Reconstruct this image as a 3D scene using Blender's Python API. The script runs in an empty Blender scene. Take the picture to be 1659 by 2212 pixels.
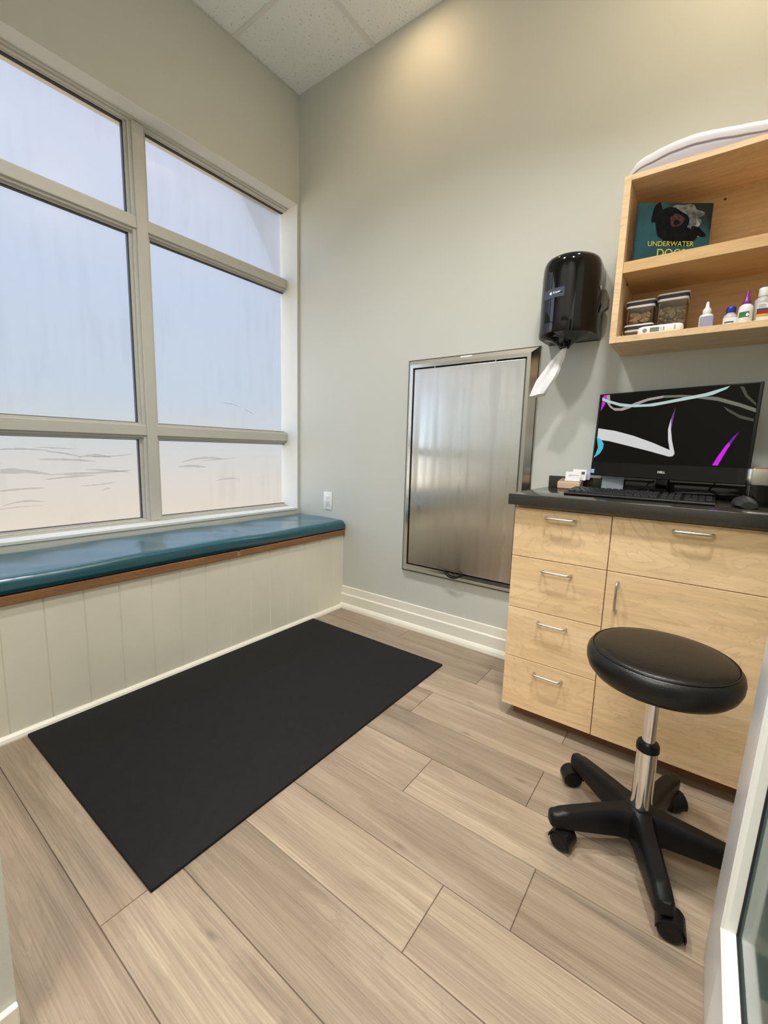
import bpy, bmesh, math, random
from mathutils import Vector, Matrix
random.seed(7)
PI = math.pi
SC = bpy.context.scene
COL = SC.collection

# ------------------------------------------------------------------ camera
cam_d = bpy.data.cameras.new('camera')
cam = bpy.data.objects.new('camera', cam_d)
COL.objects.link(cam)
R_ = Vector((0.80289872, 0.59548334, 0.02744519))
U_ = Vector((-0.10682794, 0.09843759, 0.98939266))
F_ = Vector((-0.58646521, 0.79731401, -0.14264967))
M = Matrix((R_, U_, -F_)).transposed().to_4x4()
M.translation = Vector((2.32158, -2.12543, 1.06447))
cam.matrix_world = M
cam_d.sensor_fit = 'HORIZONTAL'
cam_d.sensor_width = 36.0
cam_d.lens = 36.0 * 935.96 / 1659.0
cam_d.clip_start = 0.01
SC.camera = cam

# ------------------------------------------------------------------ view / cycles
SC.view_settings.view_transform = 'Standard'
SC.view_settings.look = 'None'
SC.view_settings.gamma = 1.0
SC.view_settings.use_curve_mapping = False
SC.view_settings.exposure = 0.0
SC.cycles.use_denoising = True
SC.cycles.max_bounces = 10
SC.cycles.diffuse_bounces = 6
SC.cycles.transparent_max_bounces = 24
SC.cycles.sample_clamp_indirect = 6.0

# ------------------------------------------------------------------ world: overcast sky over pale warm ground
SKY_STRENGTH = 0.92
UNSEEN_SIDE_GAIN = 5.2
ZENITH = 4.0
w = bpy.data.worlds.new('world'); SC.world = w; w.use_nodes = True
nt = w.node_tree; nt.nodes.clear()
wo = nt.nodes.new('ShaderNodeOutputWorld'); bg = nt.nodes.new('ShaderNodeBackground')
tc = nt.nodes.new('ShaderNodeTexCoord'); sp = nt.nodes.new('ShaderNodeSeparateXYZ')
mr = nt.nodes.new('ShaderNodeMapRange'); rp = nt.nodes.new('ShaderNodeValToRGB')
nt.links.new(tc.outputs['Generated'], sp.inputs[0]); nt.links.new(sp.outputs['Z'], mr.inputs['Value'])
mr.inputs['From Min'].default_value = -0.5; mr.inputs['From Max'].default_value = 0.7
nt.links.new(mr.outputs[0], rp.inputs[0])
els = rp.color_ramp.elements
els[0].position = 0.0; els[0].color = (0.62, 0.48, 0.33, 1)
els[1].position = 1.0; els[1].color = (0.74, 0.80, 1.0, 1)
for p_, c_ in ((0.26, (0.95, 0.80, 0.62, 1)), (0.34, (0.86, 0.79, 0.69, 1)), (0.41, (0.74, 0.76, 0.76, 1)),
               (0.50, (0.62, 0.74, 0.88, 1)), (0.65, (0.62, 0.74, 0.95, 1)), (0.80, (0.72, 0.80, 1.0, 1))):
    e = els.new(p_); e.color = c_
# brightness added to the unseen sky (-Y side and overhead) to light the room
mh = nt.nodes.new('ShaderNodeMapRange'); mh.interpolation_type = 'SMOOTHSTEP'
mh.inputs['From Min'].default_value = 0.0; mh.inputs['From Max'].default_value = -0.75
mh.inputs['To Min'].default_value = 1.0; mh.inputs['To Max'].default_value = UNSEEN_SIDE_GAIN
mz_ = nt.nodes.new('ShaderNodeMapRange'); mz_.interpolation_type = 'SMOOTHSTEP'
mz_.inputs['From Min'].default_value = 0.62; mz_.inputs['From Max'].default_value = 0.9
mz_.inputs['To Min'].default_value = 1.0; mz_.inputs['To Max'].default_value = ZENITH
nt.links.new(sp.outputs['Y'], mh.inputs['Value']); nt.links.new(sp.outputs['Z'], mz_.inputs['Value'])
mm_ = nt.nodes.new('ShaderNodeMath'); mm_.operation = 'MULTIPLY'; nt.links.new(mh.outputs[0], mm_.inputs[0]); nt.links.new(mz_.outputs[0], mm_.inputs[1])
ms_ = nt.nodes.new('ShaderNodeMath'); ms_.operation = 'MULTIPLY'; ms_.inputs[1].default_value = SKY_STRENGTH
nt.links.new(mm_.outputs[0], ms_.inputs[0]); nt.links.new(ms_.outputs[0], bg.inputs['Strength'])
nt.links.new(rp.outputs[0], bg.inputs['Color'])
nt.links.new(bg.outputs[0], wo.inputs[0])

# ------------------------------------------------------------------ large lights (ceiling lamps of the room and the hallway)
def area(name, loc, size, energy, color, rot=(0, 0, 0), sy=None, shape='RECTANGLE', spread=PI):
    d = bpy.data.lights.new(name, 'AREA'); d.shape = shape; d.size = size
    if sy: d.size_y = sy
    d.energy = energy; d.color = color; d.spread = spread
    o = bpy.data.objects.new(name, d); o.location = loc; o.rotation_euler = rot
    COL.objects.link(o); return o
area('daylight_portal', (-0.24, -0.95, 1.62), 1.9, 10, (1, 1, 1), (0, -PI / 2, 0), 2.1).data.cycles.is_portal = True
CEIL_Z = 3.268
HALL_E = 60
area('hallway_light', (1.9, -3.0, 2.65), 1.2, HALL_E, (1.0, 0.97, 0.92), (0, 0, 0), 1.0)
W_, N_ = (1.0, 0.76, 0.48), (0.98, 0.97, 0.96)
POTS = ((0.94, -0.27, 1.9, (1.0, 0.68, 0.38), PI), (2.35, -0.50, 9.0, W_, PI), (1.20, -1.35, 21.0, N_, 2.1), (2.25, -1.45, 21.0, N_, 2.1))

# ================================================================== materials
def new_mat(name):
    m = bpy.data.materials.new(name); m.use_nodes = True
    n = m.node_tree; b = n.nodes['Principled BSDF']
    return m, n, b
def mat(name, col, rough=0.5, metal=0.0, spec=0.5, coat=0.0, bump=0.0, bscale=200.0, var=0.0, vscale=6.0, emis=None, estr=0.0):
    m, n, b = new_mat(name)
    b.inputs['Base Color'].default_value = (*col, 1)
    b.inputs['Roughness'].default_value = rough; b.inputs['Metallic'].default_value = metal
    b.inputs['Specular IOR Level'].default_value = spec; b.inputs['Coat Weight'].default_value = coat
    t = n.nodes.new('ShaderNodeTexCoord')
    ns = n.nodes.new('ShaderNodeTexNoise'); ns.inputs['Scale'].default_value = vscale; ns.inputs['Detail'].default_value = 4
    n.links.new(t.outputs['Object'], ns.inputs['Vector'])
    mx = n.nodes.new('ShaderNodeMix'); mx.data_type = 'RGBA'; mx.blend_type = 'MULTIPLY'
    mx.inputs[0].default_value = 1.0; mx.inputs[6].default_value = (*col, 1)
    mp = n.nodes.new('ShaderNodeMapRange'); mp.inputs['To Min'].default_value = 1 - max(var, 0.02); mp.inputs['To Max'].default_value = 1 + max(var, 0.02)
    mp.inputs['From Min'].default_value = 0.3; mp.inputs['From Max'].default_value = 0.7
    n.links.new(ns.outputs['Fac'], mp.inputs['Value'])
    n.links.new(mp.outputs[0], mx.inputs[7]); n.links.new(mx.outputs[2], b.inputs['Base Color'])
    if bump > 0:
        nb = n.nodes.new('ShaderNodeTexNoise'); nb.inputs['Scale'].default_value = bscale
        n.links.new(t.outputs['Object'], nb.inputs['Vector'])
        bp = n.nodes.new('ShaderNodeBump'); bp.inputs['Strength'].default_value = bump; bp.inputs['Distance'].default_value = 0.002
        n.links.new(nb.outputs['Fac'], bp.inputs['Height']); n.links.new(bp.outputs[0], b.inputs['Normal'])
    if emis:
        b.inputs['Emission Color'].default_value = (*emis, 1); b.inputs['Emission Strength'].default_value = estr
    return m

def wood(name, c1, c2, c3, stretch=(1, 8, 8), scale=4.0, rough=0.45, dist=1.5, attr=False, fine=0.35):
    """wood with wavy grain; the grain runs along the axis whose stretch is small"""
    m, n, b = new_mat(name)
    t = n.nodes.new('ShaderNodeTexCoord')
    vec = t.outputs['Object']
    if attr:
        a = n.nodes.new('ShaderNodeAttribute'); a.attribute_name = 'rnd'; a.attribute_type = 'GEOMETRY'
        vm = n.nodes.new('ShaderNodeVectorMath'); vm.operation = 'MULTIPLY_ADD'
        vm.inputs[1].default_value = (13.0, 17.0, 9.0)
        n.links.new(a.outputs['Vector'], vm.inputs[0]); n.links.new(vec, vm.inputs[2]); vec = vm.outputs[0]
    mp = n.nodes.new('ShaderNodeMapping'); mp.inputs['Scale'].default_value = stretch
    n.links.new(vec, mp.inputs['Vector'])
    n1 = n.nodes.new('ShaderNodeTexNoise'); n1.inputs['Scale'].default_value = scale; n1.inputs['Detail'].default_value = 6
    n1.inputs['Distortion'].default_value = dist; n1.inputs['Roughness'].default_value = 0.55
    n.links.new(mp.outputs[0], n1.inputs['Vector'])
    # contour lines of the noise give the cathedral figure
    mm = n.nodes.new('ShaderNodeMath'); mm.operation = 'MULTIPLY'; mm.inputs[1].default_value = 14.0
    n.links.new(n1.outputs['Fac'], mm.inputs[0])
    fr = n.nodes.new('ShaderNodeMath'); fr.operation = 'FRACT'; n.links.new(mm.outputs[0], fr.inputs[0])
    pw = n.nodes.new('ShaderNodeMath'); pw.operation = 'POWER'; pw.inputs[1].default_value = 5.0; n.links.new(fr.outputs[0], pw.inputs[0])
    rp = n.nodes.new('ShaderNodeValToRGB')
    rp.color_ramp.elements[0].position = 0.32; rp.color_ramp.elements[0].color = (*c1, 1)
    rp.color_ramp.elements[1].position = 0.70; rp.color_ramp.elements[1].color = (*c2, 1)
    n.links.new(n1.outputs['Fac'], rp.inputs[0])
    mx = n.nodes.new('ShaderNodeMix'); mx.data_type = 'RGBA'; mx.inputs[7].default_value = (*c3, 1)
    sc = n.nodes.new('ShaderNodeMath'); sc.operation = 'MULTIPLY'; sc.inputs[1].default_value = fine
    n.links.new(pw.outputs[0], sc.inputs[0]); n.links.new(sc.outputs[0], mx.inputs[0]); n.links.new(rp.outputs[0], mx.inputs[6])
    # fine fibres
    m2 = n.nodes.new('ShaderNodeMapping'); m2.inputs['Scale'].default_value = tuple(s * ((4 if attr else 3) if s <= 1.01 else (22 if attr else 14)) for s in stretch)
    n.links.new(vec, m2.inputs['Vector'])
    n2 = n.nodes.new('ShaderNodeTexNoise'); n2.inputs['Scale'].default_value = scale; n2.inputs['Detail'].default_value = 3
    n.links.new(m2.outputs[0], n2.inputs['Vector'])
    mr = n.nodes.new('ShaderNodeMapRange'); mr.inputs['From Min'].default_value = 0.3; mr.inputs['From Max'].default_value = 0.7
    mr.inputs['To Min'].default_value = 0.80 if attr else 0.90; mr.inputs['To Max'].default_value = 1.15 if attr else 1.08
    n.links.new(n2.outputs['Fac'], mr.inputs['Value'])
    mu = n.nodes.new('ShaderNodeMix'); mu.data_type = 'RGBA'; mu.blend_type = 'MULTIPLY'; mu.inputs[0].default_value = 1
    n.links.new(mx.outputs[2], mu.inputs[6]); n.links.new(mr.outputs[0], mu.inputs[7])
    outc = mu.outputs[2]
    if attr:
        sx = n.nodes.new('ShaderNodeSeparateXYZ'); n.links.new(a.outputs['Vector'], sx.inputs[0])
        mz = n.nodes.new('ShaderNodeMapRange'); mz.inputs['To Min'].default_value = 0.78; mz.inputs['To Max'].default_value = 1.12
        n.links.new(sx.outputs['X'], mz.inputs['Value'])
        m3 = n.nodes.new('ShaderNodeMix'); m3.data_type = 'RGBA'; m3.blend_type = 'MULTIPLY'; m3.inputs[0].default_value = 1
        n.links.new(outc, m3.inputs[6]); n.links.new(mz.outputs[0], m3.inputs[7]); outc = m3.outputs[2]
        # scattered knots
        vo = n.nodes.new('ShaderNodeTexVoronoi'); vo.inputs['Scale'].default_value = 1.7; vo.voronoi_dimensions = '2D'
        mk = n.nodes.new('ShaderNodeMapping'); mk.inputs['Scale'].default_value = (1.0, 2.4, 1)
        n.links.new(vec, mk.inputs['Vector']); n.links.new(mk.outputs[0], vo.inputs['Vector'])
        kr = n.nodes.new('ShaderNodeMapRange'); kr.inputs['From Min'].default_value = 0.0; kr.inputs['From Max'].default_value = 0.045
        kr.inputs['To Min'].default_value = 0.55; kr.inputs['To Max'].default_value = 1.0
        n.links.new(vo.outputs['Distance'], kr.inputs['Value'])
        m4 = n.nodes.new('ShaderNodeMix'); m4.data_type = 'RGBA'; m4.blend_type = 'MULTIPLY'; m4.inputs[0].default_value = 0.8
        n.links.new(outc, m4.inputs[6]); n.links.new(kr.outputs[0], m4.inputs[7]); outc = m4.outputs[2]
    n.links.new(outc, b.inputs['Base Color'])
    b.inputs['Roughness'].default_value = rough
    bp = n.nodes.new('ShaderNodeBump'); bp.inputs['Strength'].default_value = 0.12; bp.inputs['Distance'].default_value = 0.002
    n.links.new(n2.outputs['Fac'], bp.inputs['Height']); n.links.new(bp.outputs[0], b.inputs['Normal'])
    return m

WALL = mat('wall_paint', (0.56, 0.57, 0.52), 0.55, bump=0.15, bscale=350, var=0.02, vscale=1.5)
WHITE = mat('white_trim_paint', (0.76, 0.735, 0.64), 0.4, var=0.02)
REVEAL = mat('reveal_paint', (0.68, 0.69, 0.66), 0.5, var=0.02)
BENCHP = mat('bench_paint', (0.74, 0.72, 0.61), 0.42, var=0.05, vscale=3)
ALU = mat('window_frame_enamel', (0.52, 0.51, 0.46), 0.35, var=0.02)
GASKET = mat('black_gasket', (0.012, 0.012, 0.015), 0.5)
TIMBER = wood('fir_edge_timber', (0.22, 0.10, 0.040), (0.31, 0.15, 0.06), (0.12, 0.045, 0.018), (9, 1, 9), 5, 0.5, 0.6, fine=0.7)
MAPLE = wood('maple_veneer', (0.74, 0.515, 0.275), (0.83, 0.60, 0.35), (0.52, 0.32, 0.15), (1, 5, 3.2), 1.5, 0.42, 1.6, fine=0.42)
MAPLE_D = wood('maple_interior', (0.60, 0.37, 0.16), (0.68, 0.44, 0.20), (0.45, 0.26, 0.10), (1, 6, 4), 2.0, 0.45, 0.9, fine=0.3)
PLANK = wood('oak_plank_vinyl', (0.235, 0.176, 0.122), (0.40, 0.318, 0.228), (0.19, 0.137, 0.095), (0.75, 8, 8), 1.5, 0.40, 0.8, attr=True, fine=0.28)
BLACKPL = mat('black_plastic', (0.0035, 0.0035, 0.004), 0.40, spec=0.28, bump=0.1, bscale=500)
GLOSSBLK = mat('gloss_black_plastic', (0.002, 0.002, 0.0022), 0.05, spec=0.45)
VINYLBLK = mat('black_vinyl', (0.0045, 0.004, 0.0035), 0.36, spec=0.4, bump=0.25, bscale=260)
RUBBER = mat('mat_rubber', (0.0095, 0.0095, 0.0098), 0.85, spec=0.25, bump=0.6, bscale=420, var=0.12, vscale=40)
CHROME = mat('chrome', (0.85, 0.85, 0.83), 0.07, 1.0)
NICKEL = mat('brushed_nickel', (0.62, 0.60, 0.56), 0.28, 1.0)
COUNTER = mat('dark_laminate', (0.034, 0.031, 0.025), 0.12, bump=0.04, bscale=120, var=0.15, vscale=300)
PLWHITE = mat('white_plastic', (0.80, 0.80, 0.78), 0.3)
PAPER = mat('paper', (0.86, 0.84, 0.83), 0.8, bump=0.2, bscale=120)
LILAC = mat('lilac_grey_plastic', (0.50, 0.46, 0.50), 0.45)
PALELIL = mat('pale_lilac_plastic', (0.70, 0.66, 0.68), 0.35)
SCREW = mat('dark_screw', (0.06, 0.02, 0.015), 0.4)
GREYINK = mat('grey_ink', (0.35, 0.36, 0.40), 0.6)
DARKINK = mat('dark_ink', (0.03, 0.03, 0.05), 0.6)
NAVYINK = mat('navy_ink', (0.05, 0.07, 0.16), 0.6)
HOLDERW = wood('pale_beech', (0.62, 0.42, 0.27), (0.72, 0.52, 0.36), (0.5, 0.32, 0.2), (1, 6, 8), 8, 0.5, 0.5)
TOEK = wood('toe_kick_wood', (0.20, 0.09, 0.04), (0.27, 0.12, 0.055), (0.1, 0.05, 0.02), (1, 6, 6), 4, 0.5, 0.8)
SEAM = mat('floor_underlay', (0.10, 0.072, 0.05), 0.7)

def teal_vinyl():
    m, n, b = new_mat('teal_vinyl')
    b.inputs['Base Color'].default_value = (0.003, 0.078, 0.115, 1); b.inputs['Roughness'].default_value = 0.24
    b.inputs['Specular IOR Level'].default_value = 0.7; b.inputs['Coat Weight'].default_value = 0.45; b.inputs['Coat Roughness'].default_value = 0.18
    t = n.nodes.new('ShaderNodeTexCoord')
    mp = n.nodes.new('ShaderNodeMapping'); mp.inputs['Scale'].default_value = (2.0, 7.0, 3.0); mp.inputs['Rotation'].default_value = (0, 0, 0.5)
    n.links.new(t.outputs['Object'], mp.inputs[0])
    a = n.nodes.new('ShaderNodeTexNoise'); a.inputs['Scale'].default_value = 1.5; a.inputs['Detail'].default_value = 2
    n.links.new(mp.outputs[0], a.inputs[0])
    f = n.nodes.new('ShaderNodeTexNoise'); f.inputs['Scale'].default_value = 300
    n.links.new(t.outputs['Object'], f.inputs[0])
    b1 = n.nodes.new('ShaderNodeBump'); b1.inputs['Distance'].default_value = 0.01; b1.inputs['Strength'].default_value = 0.25
    n.links.new(a.outputs['Fac'], b1.inputs['Height'])
    b2 = n.nodes.new('ShaderNodeBump'); b2.inputs['Distance'].default_value = 0.001; b2.inputs['Strength'].default_value = 0.15
    n.links.new(f.outputs['Fac'], b2.inputs['Height']); n.links.new(b1.outputs[0], b2.inputs['Normal'])
    n.links.new(b2.outputs[0], b.inputs['Normal'])
    return m
TEAL = teal_vinyl()

def ceiling_mat():
    m, n, b = new_mat('mineral_ceiling_tile')
    b.inputs['Roughness'].default_value = 0.9
    t = n.nodes.new('ShaderNodeTexCoord')
    mp = n.nodes.new('ShaderNodeMapping'); mp.inputs['Scale'].default_value = (1.0, 0.45, 1.0)
    n.links.new(t.outputs['Object'], mp.inputs[0])
    v = n.nodes.new('ShaderNodeTexNoise'); v.inputs['Scale'].default_value = 150; v.inputs['Detail'].default_value = 2
    n.links.new(mp.outputs[0], v.inputs[0])
    r = n.nodes.new('ShaderNodeValToRGB'); r.color_ramp.elements[0].position = 0.28; r.color_ramp.elements[0].color = (0.52, 0.51, 0.46, 1)
    r.color_ramp.elements[1].position = 0.36; r.color_ramp.elements[1].color = (0.90, 0.92, 0.92, 1)
    n.links.new(v.outputs['Fac'], r.inputs[0]); n.links.new(r.outputs[0], b.inputs['Base Color'])
    f = n.nodes.new('ShaderNodeTexNoise'); f.inputs['Scale'].default_value = 160; f.inputs['Detail'].default_value = 4
    n.links.new(t.outputs['Object'], f.inputs[0])
    bp = n.nodes.new('ShaderNodeBump'); bp.inputs['Strength'].default_value = 0.5; bp.inputs['Distance'].default_value = 0.003
    n.links.new(f.outputs['Fac'], bp.inputs['Height']); n.links.new(bp.outputs[0], b.inputs['Normal'])
    return m
TILE = ceiling_mat()
TBAR = mat('ceiling_grid_enamel', (0.80, 0.79, 0.77), 0.5)

def steel_mat(name, rough=0.16, smear=True):
    m, n, b = new_mat(name)
    b.inputs['Metallic'].default_value = 1.0
    t = n.nodes.new('ShaderNodeTexCoord')
    mp = n.nodes.new('ShaderNodeMapping'); mp.inputs['Scale'].default_value = (1.0, 1.0, 0.05)
    n.links.new(t.outputs['Object'], mp.inputs[0])
    a = n.nodes.new('ShaderNodeTexNoise'); a.inputs['Scale'].default_value = 20; a.inputs['Detail'].default_value = 2; a.inputs['Distortion'].default_value = 0.0
    n.links.new(mp.outputs[0], a.inputs[0])
    mr = n.nodes.new('ShaderNodeMapRange'); mr.inputs['From Min'].default_value = 0.32; mr.inputs['From Max'].default_value = 0.68
    mr.inputs['To Min'].default_value = rough * (0.7 if smear else 0.95); mr.inputs['To Max'].default_value = rough * (1.35 if smear else 1.05)
    n.links.new(a.outputs['Fac'], mr.inputs['Value']); n.links.new(mr.outputs[0], b.inputs['Roughness'])
    r = n.nodes.new('ShaderNodeValToRGB'); r.color_ramp.elements[0].position = 0.30; r.color_ramp.elements[0].color = (0.70, 0.68, 0.64, 1)
    r.color_ramp.elements[1].position = 0.70; r.color_ramp.elements[1].color = (0.84, 0.82, 0.78, 1)
    n.links.new(a.outputs['Fac'], r.inputs[0])
    tg = n.nodes.new('ShaderNodeTangent'); tg.direction_type = 'RADIAL'; tg.axis = 'Z'
    n.links.new(tg.outputs[0], b.inputs['Tangent']); b.inputs['Anisotropic'].default_value = 1.0 if smear else 0.6
    if smear: n.links.new(r.outputs[0], b.inputs['Base Color'])
    else: b.inputs['Base Color'].default_value = (0.66, 0.63, 0.58, 1)
    return m
STEEL = steel_mat('smeared_brushed_steel', 0.36)
STEELF = steel_mat('satin_steel', 0.2, False)

def glass_mix(name, tcol, dcol, ft, rough=0.1, gloss=0.08, streak=False):
    """transparent + translucent film + a little gloss: frosted or tinted glass"""
    m = bpy.data.materials.new(name); m.use_nodes = True
    n = m.node_tree; n.nodes.clear()
    o = n.nodes.new('ShaderNodeOutputMaterial')
    tr = n.nodes.new('ShaderNodeBsdfTransparent'); tr.inputs[0].default_value = (*tcol, 1)
    tl = n.nodes.new('ShaderNodeBsdfTranslucent'); tl.inputs[0].default_value = (*dcol, 1)
    gl = n.nodes.new('ShaderNodeBsdfGlossy'); gl.inputs['Roughness'].default_value = rough
    m1 = n.nodes.new('ShaderNodeMixShader'); m1.inputs[0].default_value = ft
    n.links.new(tl.outputs[0], m1.inputs[1]); n.links.new(tr.outputs[0], m1.inputs[2])
    fr = n.nodes.new('ShaderNodeFresnel'); fr.inputs['IOR'].default_value = 1.45
    mg = n.nodes.new('ShaderNodeMath'); mg.operation = 'MULTIPLY'; mg.inputs[1].default_value = gloss
    n.links.new(fr.outputs[0], mg.inputs[0])
    m2 = n.nodes.new('ShaderNodeMixShader'); n.links.new(mg.outputs[0], m2.inputs[0])
    n.links.new(m1.outputs[0], m2.inputs[1]); n.links.new(gl.outputs[0], m2.inputs[2])
    n.links.new(m2.outputs[0], o.inputs[0])
    if streak:
        t = n.nodes.new('ShaderNodeTexCoord')
        mp = n.nodes.new('ShaderNodeMapping'); mp.inputs['Scale'].default_value = (1, 14, 1.6)
        n.links.new(t.outputs['Object'], mp.inputs[0])
        a = n.nodes.new('ShaderNodeTexNoise'); a.inputs['Scale'].default_value = 1.6; a.inputs['Detail'].default_value = 5
        n.links.new(mp.outputs[0], a.inputs[0])
        c = n.nodes.new('ShaderNodeTexNoise'); c.inputs['Scale'].default_value = 2.5; c.inputs['Detail'].default_value = 3
        n.links.new(t.outputs['Object'], c.inputs[0])
        mu = n.nodes.new('ShaderNodeMath'); mu.operation = 'MULTIPLY'
        n.links.new(a.outputs['Fac'], mu.inputs[0]); n.links.new(c.outputs['Fac'], mu.inputs[1])
        r = n.nodes.new('ShaderNodeMapRange'); r.inputs['From Min'].default_value = 0.26; r.inputs['From Max'].default_value = 0.42
        r.inputs['To Min'].default_value = 1.0; r.inputs['To Max'].default_value = 0.975
        n.links.new(mu.outputs[0], r.inputs['Value'])
        for sh, cc in ((tr, tcol), (tl, dcol)):
            mx = n.nodes.new('ShaderNodeMix'); mx.data_type = 'RGBA'; mx.blend_type = 'MULTIPLY'; mx.inputs[0].default_value = 1
            mx.inputs[6].default_value = (*cc, 1); n.links.new(r.outputs[0], mx.inputs[7]); n.links.new(mx.outputs[2], sh.inputs[0])
    return m
FROST = glass_mix('frosted_window_film', (0.95, 0.95, 0.95), (0.95, 0.95, 0.95), 0.96, 0.25, 0.5, streak=True)
DOORGL = glass_mix('frosted_door_glass', (0.72, 0.86, 0.86), (0.80, 0.97, 0.97), 0.25, 0.06, 1.0)
CLEARPL = glass_mix('clear_plastic', (0.97, 0.96, 0.94), (0.7, 0.7, 0.66), 0.97, 0.08, 0.8)
MILKPL = mat('translucent_plastic', (0.55, 0.54, 0.49), 0.25)
SMUDGE = glass_mix('cleaning_smudge', (0.85, 0.84, 0.83), (0.75, 0.74, 0.73), 0.85, 0.4, 0.2)

# ================================================================== mesh helpers
def link(name, me, mats, parent=None, smooth=False, auto=None):
    o = bpy.data.objects.new(name, me); COL.objects.link(o)
    for m in (mats if isinstance(mats, (list, tuple)) else [mats]): me.materials.append(m)
    if smooth:
        me.polygons.foreach_set('use_smooth', [True] * len(me.polygons))
        if auto:
            me.set_sharp_from_angle(angle=math.radians(auto))
    if parent: o.parent = parent
    return o
def obj(name, bm, mats, parent=None, smooth=False, auto=35):
    me = bpy.data.meshes.new(name); bmesh.ops.recalc_face_normals(bm, faces=bm.faces)
    bm.to_mesh(me); bm.free()
    return link(name, me, mats, parent, smooth, auto)
def tag(o, label=None, cat=None, group=None, kind=None):
    if label: o['label'] = label
    if cat: o['category'] = cat
    if group: o['group'] = group
    if kind: o['kind'] = kind
    return o
def empty(name, loc=(0, 0, 0), rz=0.0, **kw):
    o = bpy.data.objects.new(name, None); o.empty_display_size = 0.05
    COL.objects.link(o); o.location = loc; o.rotation_euler = (0, 0, rz); tag(o, **kw); return o
def BM(): return bmesh.new()
def box(bm, x0, x1, y0, y1, z0, z1, bev=0.0, seg=2, mi=0):
    vs = [bm.verts.new((x, y, z)) for z in (z0, z1) for y in (y0, y1) for x in (x0, x1)]
    fs = [bm.faces.new([vs[i] for i in q]) for q in ((0, 2, 3, 1), (4, 5, 7, 6), (0, 1, 5, 4), (2, 6, 7, 3), (0, 4, 6, 2), (1, 3, 7, 5))]
    for f in fs: f.material_index = mi
    if bev > 0:
        es = list({e for f in fs for e in f.edges})
        bmesh.ops.bevel(bm, geom=es, offset=bev, segments=seg, affect='EDGES', profile=0.5)
    return bm
def ring(bm, pts): return [bm.verts.new(p) for p in pts]
def loft(bm, rings, closed=True, cap=True, mi=0):
    rs = [ring(bm, r) for r in rings]
    for a, b in zip(rs[:-1], rs[1:]):
        n = len(a)
        for i in range(n if closed else n - 1):
            f = bm.faces.new((a[i], a[(i + 1) % n], b[(i + 1) % n], b[i])); f.material_index = mi
    if cap and closed:
        for r in (rs[0], rs[-1]):
            f = bm.faces.new(r); f.material_index = mi
    return bm
def lathe(bm, prof, c=(0, 0, 0), seg=32, axis='Z', mi=0):
    rings = []
    for r, z in prof:
        rr = []
        for i in range(seg):
            a = 2 * PI * i / seg
            p = (r * math.cos(a), r * math.sin(a), z)
            if axis == 'X': p = (z, r * math.cos(a), r * math.sin(a))
            if axis == 'Y': p = (r * math.cos(a), z, r * math.sin(a))
            rr.append((c[0] + p[0], c[1] + p[1], c[2] + p[2]))
        rings.append(rr)
    return loft(bm, rings, mi=mi)
def tube(bm, pts, r, seg=10, mi=0):
    pts = [Vector(p) for p in pts]; rings = []
    prev = None
    for i, p in enumerate(pts):
        t = (pts[min(i + 1, len(pts) - 1)] - pts[max(i - 1, 0)]).normalized()
        if prev is None:
            h = Vector((0, 0, 1)) if abs(t.z) < 0.9 else Vector((1, 0, 0))
            u = t.cross(h).normalized()
        else:
            u = (prev - t * prev.dot(t)).normalized()
        prev = u; v = t.cross(u)
        rr = r[i] if isinstance(r, (list, tuple)) else r
        rings.append([tuple(p + u * rr * math.cos(2 * PI * k / seg) + v * rr * math.sin(2 * PI * k / seg)) for k in range(seg)])
    return loft(bm, rings, mi=mi)
def prism(bm, poly, o, ex, ey, d, mi=0):
    """poly in (ex, ey) plane at o, extruded by vector d"""
    o, ex, ey, d = Vector(o), Vector(ex), Vector(ey), Vector(d)
    a = [o + ex * x + ey * y for x, y in poly]
    return loft(bm, [[tuple(p) for p in a], [tuple(p + d) for p in a]], mi=mi)
def rrect(w, h, r, n=5, cx=0, cy=0):
    out = []
    for sx, sy, a0 in ((1, 1, 0), (-1, 1, 90), (-1, -1, 180), (1, -1, 270)):
        for k in range(n + 1):
            a = math.radians(a0 + 90 * k / n)
            out.append((cx + sx * (w / 2 - r) + r * math.cos(a), cy + sy * (h / 2 - r) + r * math.sin(a)))
    return out
def text(s, size, m, parent, loc, rot, name='lettering', depth=0.0003, bold=0.0, sx=1.0, align='LEFT'):
    cu = bpy.data.curves.new(name, 'FONT'); cu.body = s; cu.size = size; cu.extrude = depth; cu.offset = bold; cu.align_x = align
    t = bpy.data.objects.new(name + '_tmp', cu); COL.objects.link(t)
    me = bpy.data.meshes.new_from_object(t.evaluated_get(bpy.context.evaluated_depsgraph_get()))
    COL.objects.unlink(t); bpy.data.objects.remove(t)
    o = link(name, me, m, parent); o.location = loc; o.rotation_euler = rot; o.scale = (sx, 1, 1); return o

# ================================================================== the setting
H = CEIL_Z
RX = 3.15                      # right end of the room
FY = -1.985                    # room side of the wall with the doorway
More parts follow.
